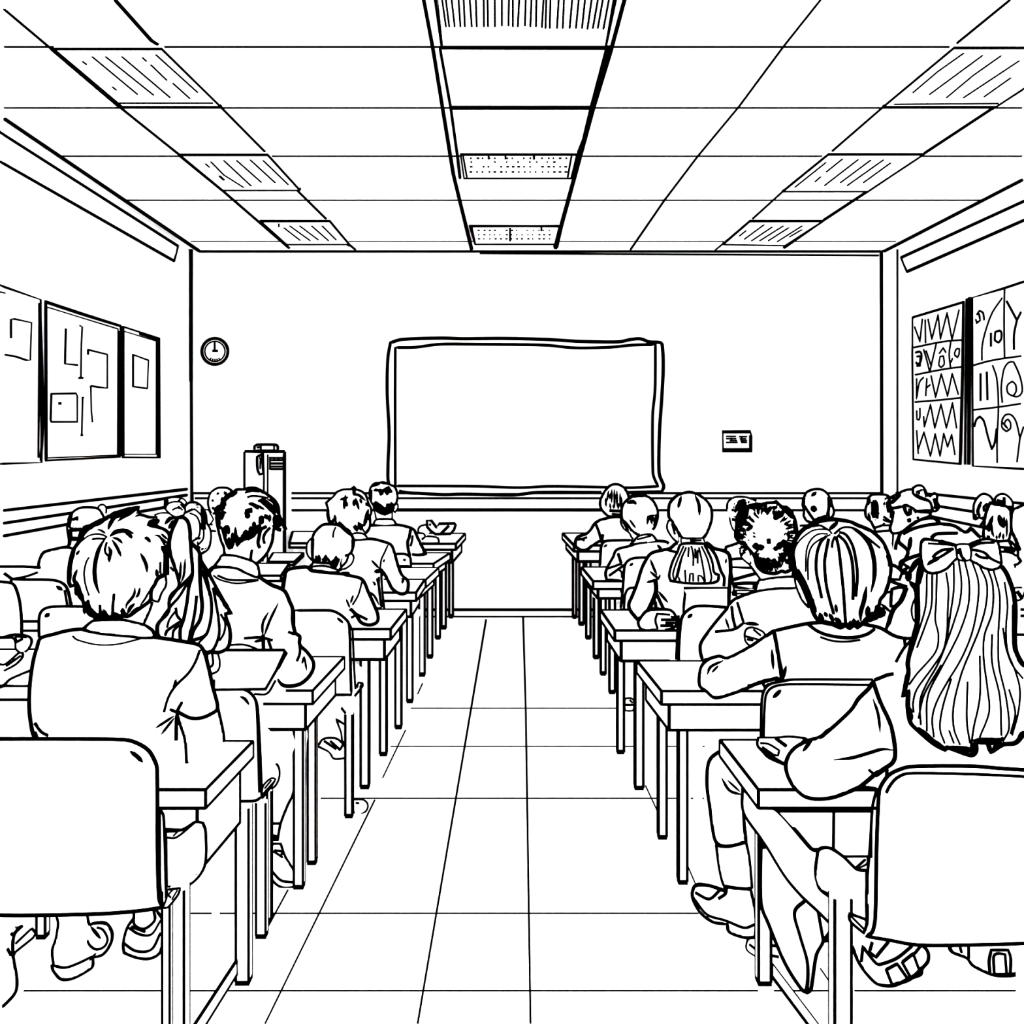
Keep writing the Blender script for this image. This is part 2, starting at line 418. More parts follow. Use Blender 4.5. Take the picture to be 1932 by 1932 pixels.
gP = 'sheets pinned to the left wall boards'
def sheet(spec, label, strokes=(), lw=3.6): tag(onwall(LW, spec, .026, .029, 'paper_sheet', M_PAPER, lw=lw, strokes=strokes), label, 'paper', gP)
sheet('N: 67,445 67,330 90,328 190,350 183,578 160,578 100,557 33,545 | 33,450', 'sheet on the leftmost notice board, only partly outlined')
sheet('N: 400,385 395,600 470,608 | 480,385', 'upper left narrow sheet on the widest notice board')
sheet('N: | 410,375 485,370 | 498,375 492,500 490,685 | 410,680', 'tall thin sheet edge beside the narrow sheet on the widest board', ['4 N: 480,685 502,685'])
sheet('N: 535,545 535,515 650,543 650,748 600,742 555,735 |', 'upper right sheet on the widest notice board')
sheet('N: 312,783 460,780 468,795 467,953 312,953 308,940', 'square sheet with a black dot on the widest notice board', ['6.5 N: 361,832 361,850'])
sheet('N: | 510,800 550,735 | 553,880 560,955 | 510,955', 'lower right long thin sheet on the widest notice board')
sheet('N: | 475,800 500,800 | 498,900 495,1042 | 475,1042', 'lowest thin sheet on the widest notice board', ['5 N: 501,800 501,810','5 N: 495,1025 495,1042'])
sheet('N: 808,545 900,578 893,750 808,738', 'single small sheet on the narrowest notice board')
# charts on the right wall
t = board(RW, 'Q: 1260,478 1565,385 1560,800 1545,1365 1265,1338 1258,700', 'wall_chart', 'chart filled with zigzag writing rows on the right wall', 'chart',
      'Q: | 1270,482 1558,398 1540,1355 1272,1330', [], [
      'Q: 1270,535 1303,625 1318,485','Q: 1335,490 1337,635','Q: 1352,487 1375,610 1413,462 1427,608 1467,450 1497,612 1540,430',
      'Q: 1265,660 1400,632 1480,620 1555,615','4 Q: 1278,690 1300,685 1313,700 1310,740 1290,765 1280,750','3.6 Q: 1285,715 1305,712 1305,770 1285,772','Q: 1325,672 1345,740 1362,810 1402,635','Q: 1340,680 1370,770',
      'Q: 1420,695 1443,662 1460,690','o3.2 Q: 1425,715 1445,712 1450,760 1430,780 1417,765 1420,740','Q: 1490,625 1480,700 1488,780','o3.2 Q: 1525,668 1542,668 1540,700 1530,720 1513,705 1515,685','Q: 1500,725 1490,750',
      'Q: 1275,825 1400,800 1490,785 1552,778','Q: 1283,845 1283,970 1300,870 1325,840','Q: 1345,845 1338,955','Q: 1340,905 1365,885','Q: 1370,830 1398,962 1432,820 1470,955 1498,818 1535,945',
      'Q: 1273,990 1400,980 1545,965','Q: 1283,1040 1285,1095 1297,1098 1303,1080 1303,1025','Q: 1325,1075 1330,1140 1367,1005 1393,1148 1430,1003 1463,1148 1500,995 1525,1150',
      'Q: 1283,1160 1293,1305 M'.replace(' M',''),'Q: 1293,1275 1327,1172 1367,1318 1395,1182 1425,1318 1447,1180 1470,1262 1495,1187 1515,1312'], 'charts on the right wall')
onwall(RW, 'Q: 1588,365 1603,355 1597,1370 1578,1370', 0, .03, 'trim_9', M_WALL, lw=5)['kind'] = 'structure'
board(RW, 'Q: 1620,358 1815,300 1920,265 1990,243 1990,1402 1920,1395 1625,1378', 'wall_chart', 'chart with large numbers and curves at the right edge', 'chart',
      'Q: | 1627,368 1985,255 1985,1390 1630,1368', [], [
      'Q: 1815,305 1812,500 1815,722','Q: 1625,768 1720,742 1815,725 1915,712','Q: 1625,1038 1780,1020 1912,1000',
      'Q: 1800,360 1740,450 1700,560 1680,650 1678,740','4 Q: 1733,570 1733,655','o4 Q: 1760,565 1785,557 1797,570 1795,610 1778,630 1757,615','3.6 Q: 1648,460 1662,438 1685,450 1692,495','3.6 Q: 1660,455 1668,495 1645,512','Q: 1640,490 1648,512',
      '4 Q: 1828,380 1850,420 1890,495 1915,445','4 Q: 1890,495 1873,580 1872,675',
      '4 Q: 1670,815 1670,985','4 Q: 1708,805 1712,980','Q: 1742,768 1768,850 1778,1020 1770,1200 1770,1360','Q: 1802,995 1795,900 1812,790 1840,750 1870,748 1895,800 1915,860 1922,925 1900,955 1870,955 1835,935 1832,890 1860,865 1882,885 1885,925 1868,950',
      '4 Q: 1632,1140 1645,1095 1665,1078 1690,1105 1715,1200 1738,1275 1755,1240 1768,1150','Q: 1800,1095 1820,1068 1855,1068 1885,1110 1908,1210 1930,1140','Q: 1908,1210 1890,1355','o3.2 Q: 1798,1110 1800,1145 1825,1168 1850,1150 1850,1115 1835,1095 1820,1105 1815,1130 1835,1150','Q: 1798,1110 1805,1085'], 'charts on the right wall')
# ================================================================= things at the front wall
YW = YB
t = thing('whiteboard', BW(990,920), 'large blank whiteboard with wavy double frame on the front wall', 'whiteboard')
m = MB(); m.slab('U: 118,150 190,130 420,122 560,126 800,124 1060,130 1270,142 1500,145 1580,130 1640,127 1690,145 1750,148 1768,160 1775,300 1765,500 1752,700 1750,940 1778,1020 1765,1055 1560,1060 | 1540,1060 1400,1060 | 1010,1060 860,1075 560,1070 440,1073 300,1065 230,1062 170,1050 | 110,1010 | 103,900 110,700 98,450 102,250', YW-.04, .04, 5.5)
m.build('frame', M_METAL, t)
m = MB(); m.slab('U: 148,180 270,178 420,160 640,160 1050,165 1240,182 1450,178 1590,165 1727,162 1725,430 1710,600 1712,940 1725,985 1745,1022 1600,1030 1540,1030 1100,1022 900,1030 640,1022 250,1020 148,1020 147,500', YW-.046, .004, 5)
m.build('surface', M_PAPER, t)
t = thing('wall_clock', BW(405,663), 'round wall clock left of the whiteboard', 'clock')
m = MB()
def disc(cx, cy, r, d, th, lw, mb, rx=1.0):
    q = [(cx+r*rx*math.cos(a), cy+r*math.sin(a)) for a in np.linspace(0, 2*math.pi, 33)[:-1]]
    n = 32; f = [BW(x, y, d) for x, y in q]; k = [BW(x, y, d-th) for x, y in q]
    mb.add(f+k, [tuple(range(n)), tuple(reversed(range(n, 2*n)))]+[(i, n+i, n+(i+1) % n, (i+1) % n) for i in range(n)], 0); mb.ink(f, lw, closed=True)
disc(405.5, 663, 24.5, .04, .04, 5, m); m.build('rim', M_METAL, t)
m = MB(); disc(405.5, 663, 19, .044, .004, 2.6, m)
for a in (60, 75, 90, 105, 120): m.ink([BW(405.5+19*math.cos(math.radians(a)), 663+19*math.sin(math.radians(a)), .046), BW(405.5+14*math.cos(math.radians(a)), 663+14*math.sin(math.radians(a)), .046)], 2.6)
m.build('dial', M_PAPER, t)
m = MB(); m.ink([BW(405,645,.05), BW(405,662,.05)], 3.6); m.ink([BW(401,662,.05), BW(411,662,.05)], 4); m.build('hands', M_METAL, t)
t = thing('wall_plaque', BW(1390,832), 'small lettered plaque on the front wall right of the whiteboard', 'plaque')
m = MB(); m.slab('Q: 108,1168 275,1168 280,1200 282,1288 110,1288', YW-.025, .025, 4.5, ['6.5 Q: 115,1281 278,1281','5 Q: 277,1190 277,1285','4.5 Q: 110,1172 275,1172'], curve=False); m.build('plate', M_METAL, t)
m = MB()
for s in ('Q: 128,1198 188,1198','Q: 128,1212 190,1212','Q: 150,1224 195,1224','Q: 128,1235 198,1235','Q: 160,1205 160,1228','Q: 207,1200 255,1200','Q: 210,1213 250,1213','Q: 215,1224 255,1224','Q: 220,1235 255,1235','Q: 222,1200 222,1236'):
    m.stroke('2.6 '+s, lambda x, y: YW-.028)
m.build('lettering', M_METAL, t)
# tall cabinet
t = thing('cabinet', FL(499,1175), 'tall vented cabinet by the front wall, seen above the spiky haired child', 'cabinet')
m = MB(); D = 7.1; x0, x1 = W(462,0,D).x, W(537,0,D).x; zt = W(0,852,D).z
m.hexa([(x0,D,.0),(x1,D,0),(x1,D+.24,0),(x0,D+.24,0),(x0,D,zt),(x1,D,zt),(x1,D+.24,zt),(x0,D+.24,zt)], 5.5, (0,4,8,9)); m.build('body', M_METAL, t)
m = MB(); m.slab('N: 1487,1140 1600,1142 1603,1290 1597,1800 1487,1800', D-.02, .02, 3, curve=False); dr = m.build('door', M_METAL, t)
m = MB(); m.slab('N: 1562,1165 1592,1150 1600,1265 1578,1272 1565,1240', D-.035, .014, 4.5, ['3 N: 1582,1180 1580,1240','3 N: 1575,1170 1585,1178']); m.build('handle', M_METAL, dr)
m = MB(); m.slab('N: 1627,1152 1722,1152 1722,1800 1625,1800', D-.02, .02, 3, ['N: 1640,1172 1720,1172','N: 1640,1186 1720,1186','N: 1665,1172 1665,1186','N: 1690,1172 1690,1186','4 N: 1640,1206 1715,1206','N: 1640,1224 1718,1224','4 N: 1645,1240 1718,1240','N: 1640,1165 1640,1245'], curve=False); m.build('vent_panel', M_METAL, t)
m = MB(); m.slab('N: 1547,1100 1560,1092 1675,1092 1688,1105 1685,1128 1548,1128', D+.06, .12, 4.5, ['N: 1585,1095 1585,1125','N: 1560,1108 1585,1108','N: 1665,1100 1665,1125']); tag(m.build('storage_case', M_PLAST), 'small flat case lying on top of the tall cabinet', 'case')

# ================================================================= desks
def post(mb, x, yb, wpx, ztop, foot, side=1, th=None, lw=4.5):
    p = FL(x, yb); hw = wpx/2*p.y/F; th = th or 2*hw
    mb.box((p.x-hw, p.y, .012), (p.x+hw, p.y+th, ztop), 0)
    for sx in (-1, 1): mb.ink([(p.x+sx*hw, p.y, 0.01), (p.x+sx*hw, p.y, ztop)], lw)
    mb.ink([(p.x+side*hw, p.y+th, 0.01), (p.x+side*hw, p.y+th, ztop)], 3)
    hf = max(.012, 9*p.y/F)
    foot.box((p.x-hw*1.12, p.y-.003, 0), (p.x+hw*1.12, p.y+th, hf), 1)
def desk(label, near, far, side, width, zb, legs, group, zt=.70, th=.043, lw=5, boxdepth=1.0, inset=.03, box=True, legz=None):
    """side=-1: the desk reaches to the left of its aisle edge, +1: to the right"""
    N, Fp = Zp(*near, zt), Zp(*far, zt)
    N2, F2 = N+Vector((side*width,0,0)), Fp+Vector((side*width,0,0))
    t = thing('school_desk', ((N.x+N2.x)/2, (N.y+Fp.y)/2, 0), label, 'desk', group)
    def ring(a, b, z): return [Vector((p.x, p.y, z)) for p in (a, b)]
    m = MB(); c = [N, N2, F2, Fp]; m.hexa([p-Vector((0,0,th)) for p in c]+c, lw); m.build('desktop', M_WOOD, t)
    if box:
        i = inset*side; q = [Vector((N.x+i, N.y+.03, 0)), Vector((N2.x-i, N.y+.03, 0)), Vector((F2.x-i, Fp.y-.02, 0)), Vector((Fp.x+i, Fp.y-.02, 0))]
        m = MB(); m.hexa([p+Vector((0,0,zb)) for p in q]+[p+Vector((0,0,zt-th)) for p in q], lw*1.1); m.build('book_box', M_WOOD, t)
    for (x, yb, wp) in legs:
        m = MB(); f = MB(); post(m, x, yb, wp, legz if (legz and yb > 1932) else zb if box else zt-th, f, -side, lw=lw*.9); lg = m.build('leg', M_METAL, t); f.build('foot_cap', M_METAL, lg)
    for p in ((N2, 1), (F2, -1)):
        m = MB(); m.box((p[0].x-side*.05-.012, p[0].y+p[1]*.05-.012, 0), (p[0].x-side*.05+.012, p[0].y+p[1]*.05+.012, zb if box else zt-th), 0); m.build('leg', M_METAL, t)
    return t
gL = 'desks in the row left of the aisle'; gR = 'desks in the row right of the aisle'
dA1 = desk('nearest desk left of the aisle, beside the big chair back', (388,1490), (477,1399), -1, .78, .49, [(332,2085,30),(457,1859,24)], gL, lw=5.5)
desk('second desk left of the aisle, under the spiky haired child', (590,1303), (649,1240), -1, .58, .565, [(563,1678,17),(588,1632,15)], gL)
desk('third desk left of the aisle, counted from the camera', (737,1187), (766,1150.5), -1, .56, .565, [(688,1489,15),(723,1427,12)], gL)
desk('fourth desk left of the aisle, counted from the camera', (785,1118), (801,1094), -1, .56, .57, [(751.5,1376,11)], gL, lw=4.5)
desk('fifth desk left of the aisle, counted from the camera', (803,1094), (827,1072), -1, .56, .60, [(773,1327,10),(796,1277,10)], gL, lw=4)
desk('sixth desk left of the aisle, in front of the farthest one', (818,1063.5), (848,1044), -1, .56, .60, [(811,1243,9),(826,1207,8)], gL, lw=4)
desk('farthest desk left of the aisle, next to the front wall', (860,1026), (877,1007.5), -1, .62, .56, [(837,1188,8),(851,1167,7)], gL, lw=4.5)
dB1 = desk('nearest desk right of the aisle, under the long haired girl\'s arm', (1431,1490), (1359,1397), 1, .92, .49, [(1590.5,2085,31),(1443,1860,23)], gR, lw=5.5, box=False, legz=.47)
desk('second desk right of the aisle, under the bowl haired child\'s elbow', (1248,1304), (1203,1248), 1, .58, .565, [(1288.5,1669,16),(1250,1584,15)], gR)
desk('third desk right of the aisle, in front of the ponytail child', (1160,1189.5), (1134,1152), 1, .56, .565, [(1206,1491,15),(1171,1423,12)], gR)
desk('fourth desk right of the aisle, counted from the camera', (1119,1096.5), (1098,1071), 1, .56, .60, [(1155,1310,10),(1138,1275,9)], gR, lw=4.5)
desk('farthest desk right of the aisle, next to the front wall', (1083,1029), (1062,1007), 1, .62, .58, [(1110,1207,8),(1097,1181,8),(1084,1168,6)], gR, lw=4.5)
# nearest right desk: open metal underside
m = MB(); m.slab('J: 945,900 1400,900 1395,1120 1260,1118 1215,1080 1105,1082', [(1567,1530,2.16),(1640,1600,2.16),(1480,1540,2.22)], .015, 5.5, ['4.5 J: 1215,903 1213,1080'], curve=False); m.build('book_box', M_WOOD, dB1)
m = MB(); m.slab('J: 775,790 850,860 945,900 1105,1082 1140,1100 1140,1260 1205,1330 1205,1450 1140,1385 1060,1310 980,1215 900,1085 860,1025 780,905', [(1402,1510,2.42),(1567,1745,2.12),(1540,1600,2.14)], .012, 6.5, curve=True); m.build('side_panel', M_METAL, dB1)
m = MB(); m.slab('J: 915,1640 1240,2068 1190,2068 915,1700', [(1456,1818,2.49),(1583,1985,2.2)], .012, 5, curve=False); m.build('stretcher', M_METAL, dB1)
m = MB(); m.slab('D: 375,1625 375,1692 165,2030 110,2030', [(446,1830,2.49),(345,1970,2.18)], .012, 5.5, curve=False); m.build('stretcher', M_METAL, dA1)
# things inside the nearest left desk
m = MB(); m.slab('C: 1095,660 1200,650 1290,598 1340,605 1358,660 1350,890 1235,1020 1100,1020', [(340,1600,2.06),(388,1600,2.09)], .04, 5, ['4 C: 1095,700 1165,700 1290,600','3 C: 1145,690 1180,655','4.5 C: 1090,645 1200,650']); tag(m.build('school_book', M_PAPER), 'rounded book sticking out of the nearest left desk', 'book')

# ================================================================= chairs
gC = 'chairs of the children'
def chair(label, back, D, strokes, legs=(), lw=5, seatw=.36, seatz=.43, cx=None, th=.02, extra=(), curve=True, wide=.34, inner=None):
    pts, _ = parse(back); A = np.array(pts); fn = depth(D)
    mx = cx if cx is not None else float((A[:, 0].min()+A[:, 0].max())/2)
    d = fn(mx, float(A[:, 1].mean())); X = (mx-CX)/F*d
    t = thing('school_chair', (X, d, 0), label, 'chair', gC)
    m = MB(); m.slab(back, D, th, lw, strokes, curve=curve); m.build('backrest', M_PLAST, t)
    bx0, bx1 = (A[:, 0].min()-CX)/F*d, (A[:, 0].max()-CX)/F*d                 # the seat stays inside the width of its back
    if X < 0: s1 = bx1-.06; s0 = max(bx0+.02, s1-wide)
    else: s0 = bx0+.06; s1 = min(bx1-.02, s0+wide)
    s0, s1 = min(s0, s1-.1), max(s1, s0+.1) if X < 0 else max(s1, s0+.12)
    sd = min(.34, .1+(s1-s0))
    m = MB(); m.box((s0, d+.03, seatz-.02), (s1, d+.03+sd, seatz)); m.build('seat', M_PLAST, t)
    for (nm, sp, dd, th2, l2, st) in extra:
        m = MB(); m.slab(sp, dd, th2, l2, st); m.build(nm, M_PLAST, t)
    for (x, yb, wp) in legs:
        m = MB(); f = MB(); post(m, x, yb, wp, seatz-.02, f, 1 if x < CX else -1); lg = m.build('leg', M_METAL, t); f.build('foot_cap', M_METAL, lg)
    for sx in (-1, 1):
        for yy in (.06, .34):
            if len(legs) and ((sx > 0) == (X < 0)): continue
            if inner and sx < 0:
                m = MB(); q = inner[1 if yy < .1 else 2]; m.box((inner[0]*q/2.11-.009, q, 0), (inner[0]*q/2.11+.009, q+.018, seatz-.02)); m.build('leg', M_METAL, t); continue
            if wide > .4 and yy > .1 and (sx > 0) == (X > 0): continue
            lx = s0+.02 if sx < 0 else s1-.02; yq = .06 if yy < .1 else sd
            m = MB(); m.box((lx-.009, d+yq-.009, 0), (lx+.009, d+yq+.009, seatz-.02)); m.build('leg', M_METAL, t)
    return t
chair('nearest chair left of the aisle, a big blank back cut off by the left edge', 'C: -260,52 35,50 500,50 820,55 900,75 975,120 1015,180 1037,250 1040,800 1050,1100 1075,1160 900,1185 600,1205 30,1212 -260,1190', 1.93,
      ['t6.5 C: 858,130 905,165 943,205','4.5 C: 1060,520 1080,560 1090,800 1097,1100','4 C: 1055,520 1058,1000 1075,1150'], legs=[(313,2120,14),(77,1772,16)], cx=110, lw=6.5, seatz=.535, wide=.46,
      extra=[('bracket', 'C: 1105,1045 1190,1035 1175,1080 1110,1160 1075,1165 1100,1100', 1.99, .02, 4, ['3 C: 1110,1080 1150,1035','3 C: 1135,1110 1170,1050','3 C: 1100,1070 1130,1100']),
             ('rail', 'C: 70,1335 145,1285 | 205,1300 | 235,1330 220,1360 110,1450 85,1475 50,1440 |', 2.45, .02, 4, ['4 C: 105,1400 205,1305','3.5 C: 50,1435 60,1465'])])
chair('chair back under the spiky haired child, left row', 'D: 180,305 330,300 400,308 440,325 470,365 480,420 490,600 498,830 460,850 180,850', 2.74,
      ['t5 D: 392,345 415,355 437,385','3.5 D: 430,318 465,360 475,450 485,810','4 D: 498,830 520,800 548,775'], legs=[(492,1771,18),(508,1740,8)], cx=405,
      extra=[('bracket', 'D: 500,840 545,780 565,745 545,740 510,770 500,800', 2.8, .02, 3.5, ['3 D: 512,790 545,750','3 D: 515,805 555,760'])])
chair('chair back under the round cropped head, left row', 'B: 650,1010 900,1010 950,1025 1000,1060 1035,1110 1045,1400 1050,1600 650,1600', 3.55,
      ['t4.5 B: 950,1060 995,1098','4 B: 1060,1150 1070,1400 1080,1560','4 B: 1035,1100 1050,1130 1060,1150','4 B: 1090,1550 1100,1515 1130,1520 1130,1540 1075,1610'], legs=[(658,1544,13)], cx=608)
chair('chair back left of the aisle behind the far tousled child', 'h: 30,1345 180,1345 270,1340 370,1352 470,1385 520,1420 545,1480 560,1560 590,1840 30,1840', 4.25,
      ['4 h: 435,1465 480,1470 505,1520','4 h: 555,1400 560,1600 600,1830','4 h: 590,1370 600,1550 630,1840'], cx=690, lw=4.5)
chair('chair back of the dark haired child nearest the front left', 'h: 780,1080 920,1080 980,1110 1000,1140 1005,1250 780,1250', 5.2, ['4 h: 895,1160 935,1165'], cx=730, lw=4.5)
chair('nearest chair right of the aisle, a large rounded back cut off by the right edge', 'M: 1800,205 1555,190 1400,180 1200,165 800,168 700,195 640,230 595,290 575,350 560,700 550,1200 530,1300 490,1330 640,1355 860,1390 1380,1385 1560,1378 1800,1370', 1.9,
      ['5 M: 1750,250 1550,236 1200,220 780,215 700,245 650,300 625,350','4.5 M: 555,340 530,450 515,700 490,1000 490,1240 480,1290'], cx=1840, lw=6, seatz=.49, wide=.5, inner=(.78, 2.11, 2.2),
      extra=[('seat_side', 'M: 155,760 180,728 240,728 330,785 420,870 492,880 495,1225 380,1170 160,980', [(1550,1620,2.02),(1635,1660,1.96)], .02, 5.5, []),
             ('bracket', 'M: 330,785 495,783 495,830 420,870', [(1600,1620,2.0),(1635,1620,1.98)], .02, 4, ['4 M: 420,860 480,805']),
             ('rail', 'M: 370,1175 480,1215 495,1240 470,1310 380,1230', 1.97, .02, 5, ['4 M: 385,1195 480,1290'])])
chair('chair back of the bowl haired child, right row', 'J: 1400,262 1020,262 970,270 905,285 875,320 865,380 862,540 860,600 1400,600', 2.44,
      ['4.5 J: 1390,288 1020,285 930,295 890,330 880,400 875,540','t6.5 J: 960,312 920,352'], cx=1560, lw=5)
chair('chair back left of the bristly round head, right row', 'E: 1400,1118 1280,1108 1200,1105 1130,1112 1070,1150 1035,1200 1020,1300 1010,1530 1040,1560 1400,1560', 3.5,
      ['4 E: 1010,1180 1000,1300 990,1530','t6 E: 1120,1168 1080,1200'], cx=1360, lw=5)
chair('chair back of the ponytail child, right row', 'E: 1400,962 1050,965 1060,1010 1050,1110 1045,1300 1400,1300', 3.6, [], cx=1330, lw=4.5, curve=False)
chair('chair back of the round headed child, right row', 'E: 1000,725 760,722 650,728 600,755 580,800 568,960 550,1135 1000,1135', 4.85, ['4 E: 575,1140 585,1020 610,970 660,960','t5.5 E: 620,790 650,765'], cx=1205, lw=4.5)
chair('farthest chair back on the right, under the bobbed child', 'E: 640,585 560,585 440,590 410,605 395,640 385,800 640,800', 6.0, ['t5 E: 415,640 445,618'], legs=[(1125,1244,9)], cx=1160, lw=4.5)
# ================================================================= children
def skeleton(D, hx, hy, sx, sy, sw, dmax=9.0, feet=None):
    """a seated figure facing the front wall: one continuous skinned body with arms on the desk and five fingers a hand"""
    d = D+.03
    hc = W(hx, hy, d); nb = W(sx, sy, d); k = sw/F*D
    V, E, R = [], [], []
    def v(p, r, a=None):
        V.append(tuple(p)); R.append(r)
        if a is not None: E.append((a, len(V)-1))
        return len(V)-1
    hr = max(.035, min(.062, k*.42))
    pel = v((nb.x, D, .50), .062)
    wst = v((nb.x, D, (nb.z+.5)/2-.03), .055, pel)
    ch = v((nb.x, D+.01, nb.z-.09), .062, wst)
    nk = v((nb.x+(hc.x-nb.x)*.3, D+.02, nb.z-.01), .028, ch)
    nk2 = v((hc.x, D+.02, hc.z-hr*.9), .03, nk)
    h1 = v((hc.x, D+.03, hc.z-hr*.2), hr*.95, nk2)
    v((hc.x, D+.025, hc.z+hr*.5), hr*.8, h1)
    v((hc.x, D+.03+hr*1.15, hc.z-hr*.3), .008, h1)                    # nose
    for s in (-1, 1):
        sh = v((nb.x+s*k*.62, D+.01, nb.z-.06), .03, ch)
        el = v((nb.x+s*k*.6, D+.16, max(.78, nb.z-.24)), .024, sh)
        wr = v((nb.x+s*k*.34, min(D+.34, dmax), .755), .016, el)
        pm = v((nb.x+s*k*.28, min(D+.40, dmax+.05), .745), .018, wr)
        for q in range(4):
            a = (q-1.5)*.011; f1 = v((nb.x+s*k*.28+a*1.1, min(D+.43, dmax+.08), .748), .0065, pm)
            v((nb.x+s*k*.28+a*1.3, min(D+.43, dmax+.08)+.024+.006*(q in (1, 2)), .738), .0055, f1)
        th = v((nb.x+s*k*.28-s*.022, min(D+.40, dmax+.05), .744), .007, pm); v((nb.x+s*k*.28-s*.03, min(D+.42, dmax+.07), .738), .006, th)
        hp = v((nb.x+s*.065, D+.08, .49), .058, pel)
        fx, fy = nb.x+s*.08, D+.36
        if feet: fx, fy = FL(*feet[(s+1)//2]).xy
        kn = v((fx*(D+.34)/fy if feet else nb.x+s*.08, D+.34, .49), .045, hp)
        an = v((fx, fy, .09), .024, kn)
        he = v((fx, fy, .045), .026, an); v((fx+s*.005, fy+.1, .03), .022, he)
    me = bpy.data.meshes.new('tmp'); me.from_pydata(V, E, []); ob = bpy.data.objects.new('tmp', me); COL.objects.link(ob)
    mo = ob.modifiers.new('s', 'SKIN')
    for i, r in enumerate(R):
        me.skin_vertices[0].data[i].radius = (r, r); me.skin_vertices[0].data[i].use_root = (i == 0)
    mo.use_smooth_shade = True
    sb = ob.modifiers.new('b', 'SUBSURF'); sb.levels = 1
    ev = ob.evaluated_get(bpy.context.evaluated_depsgraph_get()); m2 = ev.to_mesh()
    vs_ = [tuple(x.co) for x in m2.vertices]; fs_ = [tuple(p.vertices) for p in m2.polygons]
    ev.to_mesh_clear(); bpy.data.objects.remove(ob); bpy.data.meshes.remove(me)
    return vs_, fs_, hc, hr
MATS = dict(hair=M_HAIR, shirt=M_CLOTH, collar=M_CLOTH, bow=M_CLOTH, trousers=M_CLOTH, shoe=M_PLAST, hair_band=M_CLOTH, ponytail=M_HAIR, hair_bun=M_HAIR, sock=M_CLOTH, hand=M_SKIN)
def child(label, D, sk, pieces, group='children seated at the desks', dmax=9.0, feet=None):
    hx, hy, sx, sy, sw = sk
    m = MB(); vs_, fs_, hc, hr = skeleton(D, hx, hy, sx, sy, sw, dmax, feet); m.add(vs_, fs_, 0)
    for s in (-1, 1):                                                 # eyes and mouth on the far side of the head
        p = (hc.x+s*hr*.38, D+.03+hr*.98, hc.z); m.tube([p, (p[0], p[1]+.004, p[2])], .006)
    m.tube([(hc.x-hr*.3, D+.03+hr*.93, hc.z-hr*.62), (hc.x+hr*.3, D+.03+hr*.93, hc.z-hr*.62)], .002)
    rest = []
    for p in pieces:
        nm, spec, off, T = p[:4]; lw = p[4] if len(p) > 4 else 5; st = p[5] if len(p) > 5 else []
        dd = (D+off if abs(off) < 1 else off) if isinstance(off, (int, float)) else off
        if nm == 'skin': m.blob(spec, dd, T, lw, st)
        else: rest.append((nm, spec, dd, T, lw, st))
    b = m.build('person', M_SKIN); tag(b, label, 'person', group)
    for nm, spec, dd, T, lw, st in rest:
        q = MB(); q.blob(spec, dd, T, lw, st); q.build(nm, MATS[nm], b)
    return b
def scrib(g, x0, y0, x1, y1, n, L, ang, lw=3.0, seed=1, spread=.35):
    r = random.Random(seed); o = []
    for _ in range(n):
        x = r.uniform(x0, x1); y = r.uniform(y0, y1); a = math.radians(ang)+r.uniform(-spread, spread); l = L*r.uniform(.5, 1.2)
        o.append('t%.1f %s: %.0f,%.0f %.0f,%.0f' % (lw*r.uniform(.8, 1.3), g, x, y, x+l*math.cos(a), y+l*math.sin(a)))
    return o
def radial(g, cx, cy, rx, ry, a0, a1, n, L, lw=3.2, seed=2, swirl=.3):
    r = random.Random(seed); o = []
    for i in range(n):
        a = math.radians(a0+(a1-a0)*i/max(1, n-1))+r.uniform(-.05, .05); k = r.uniform(.9, 1.04); l = L*r.uniform(.5, 1.3)
        x, y = cx+rx*k*math.cos(a), cy+ry*k*math.sin(a); b = a+math.pi+r.uniform(-swirl, swirl)
        o.append('t%.1f %s: %.0f,%.0f %.0f,%.0f' % (lw*r.uniform(.7, 1.4), g, x, y, x+l*math.cos(b), y+l*math.sin(b)))
    return o

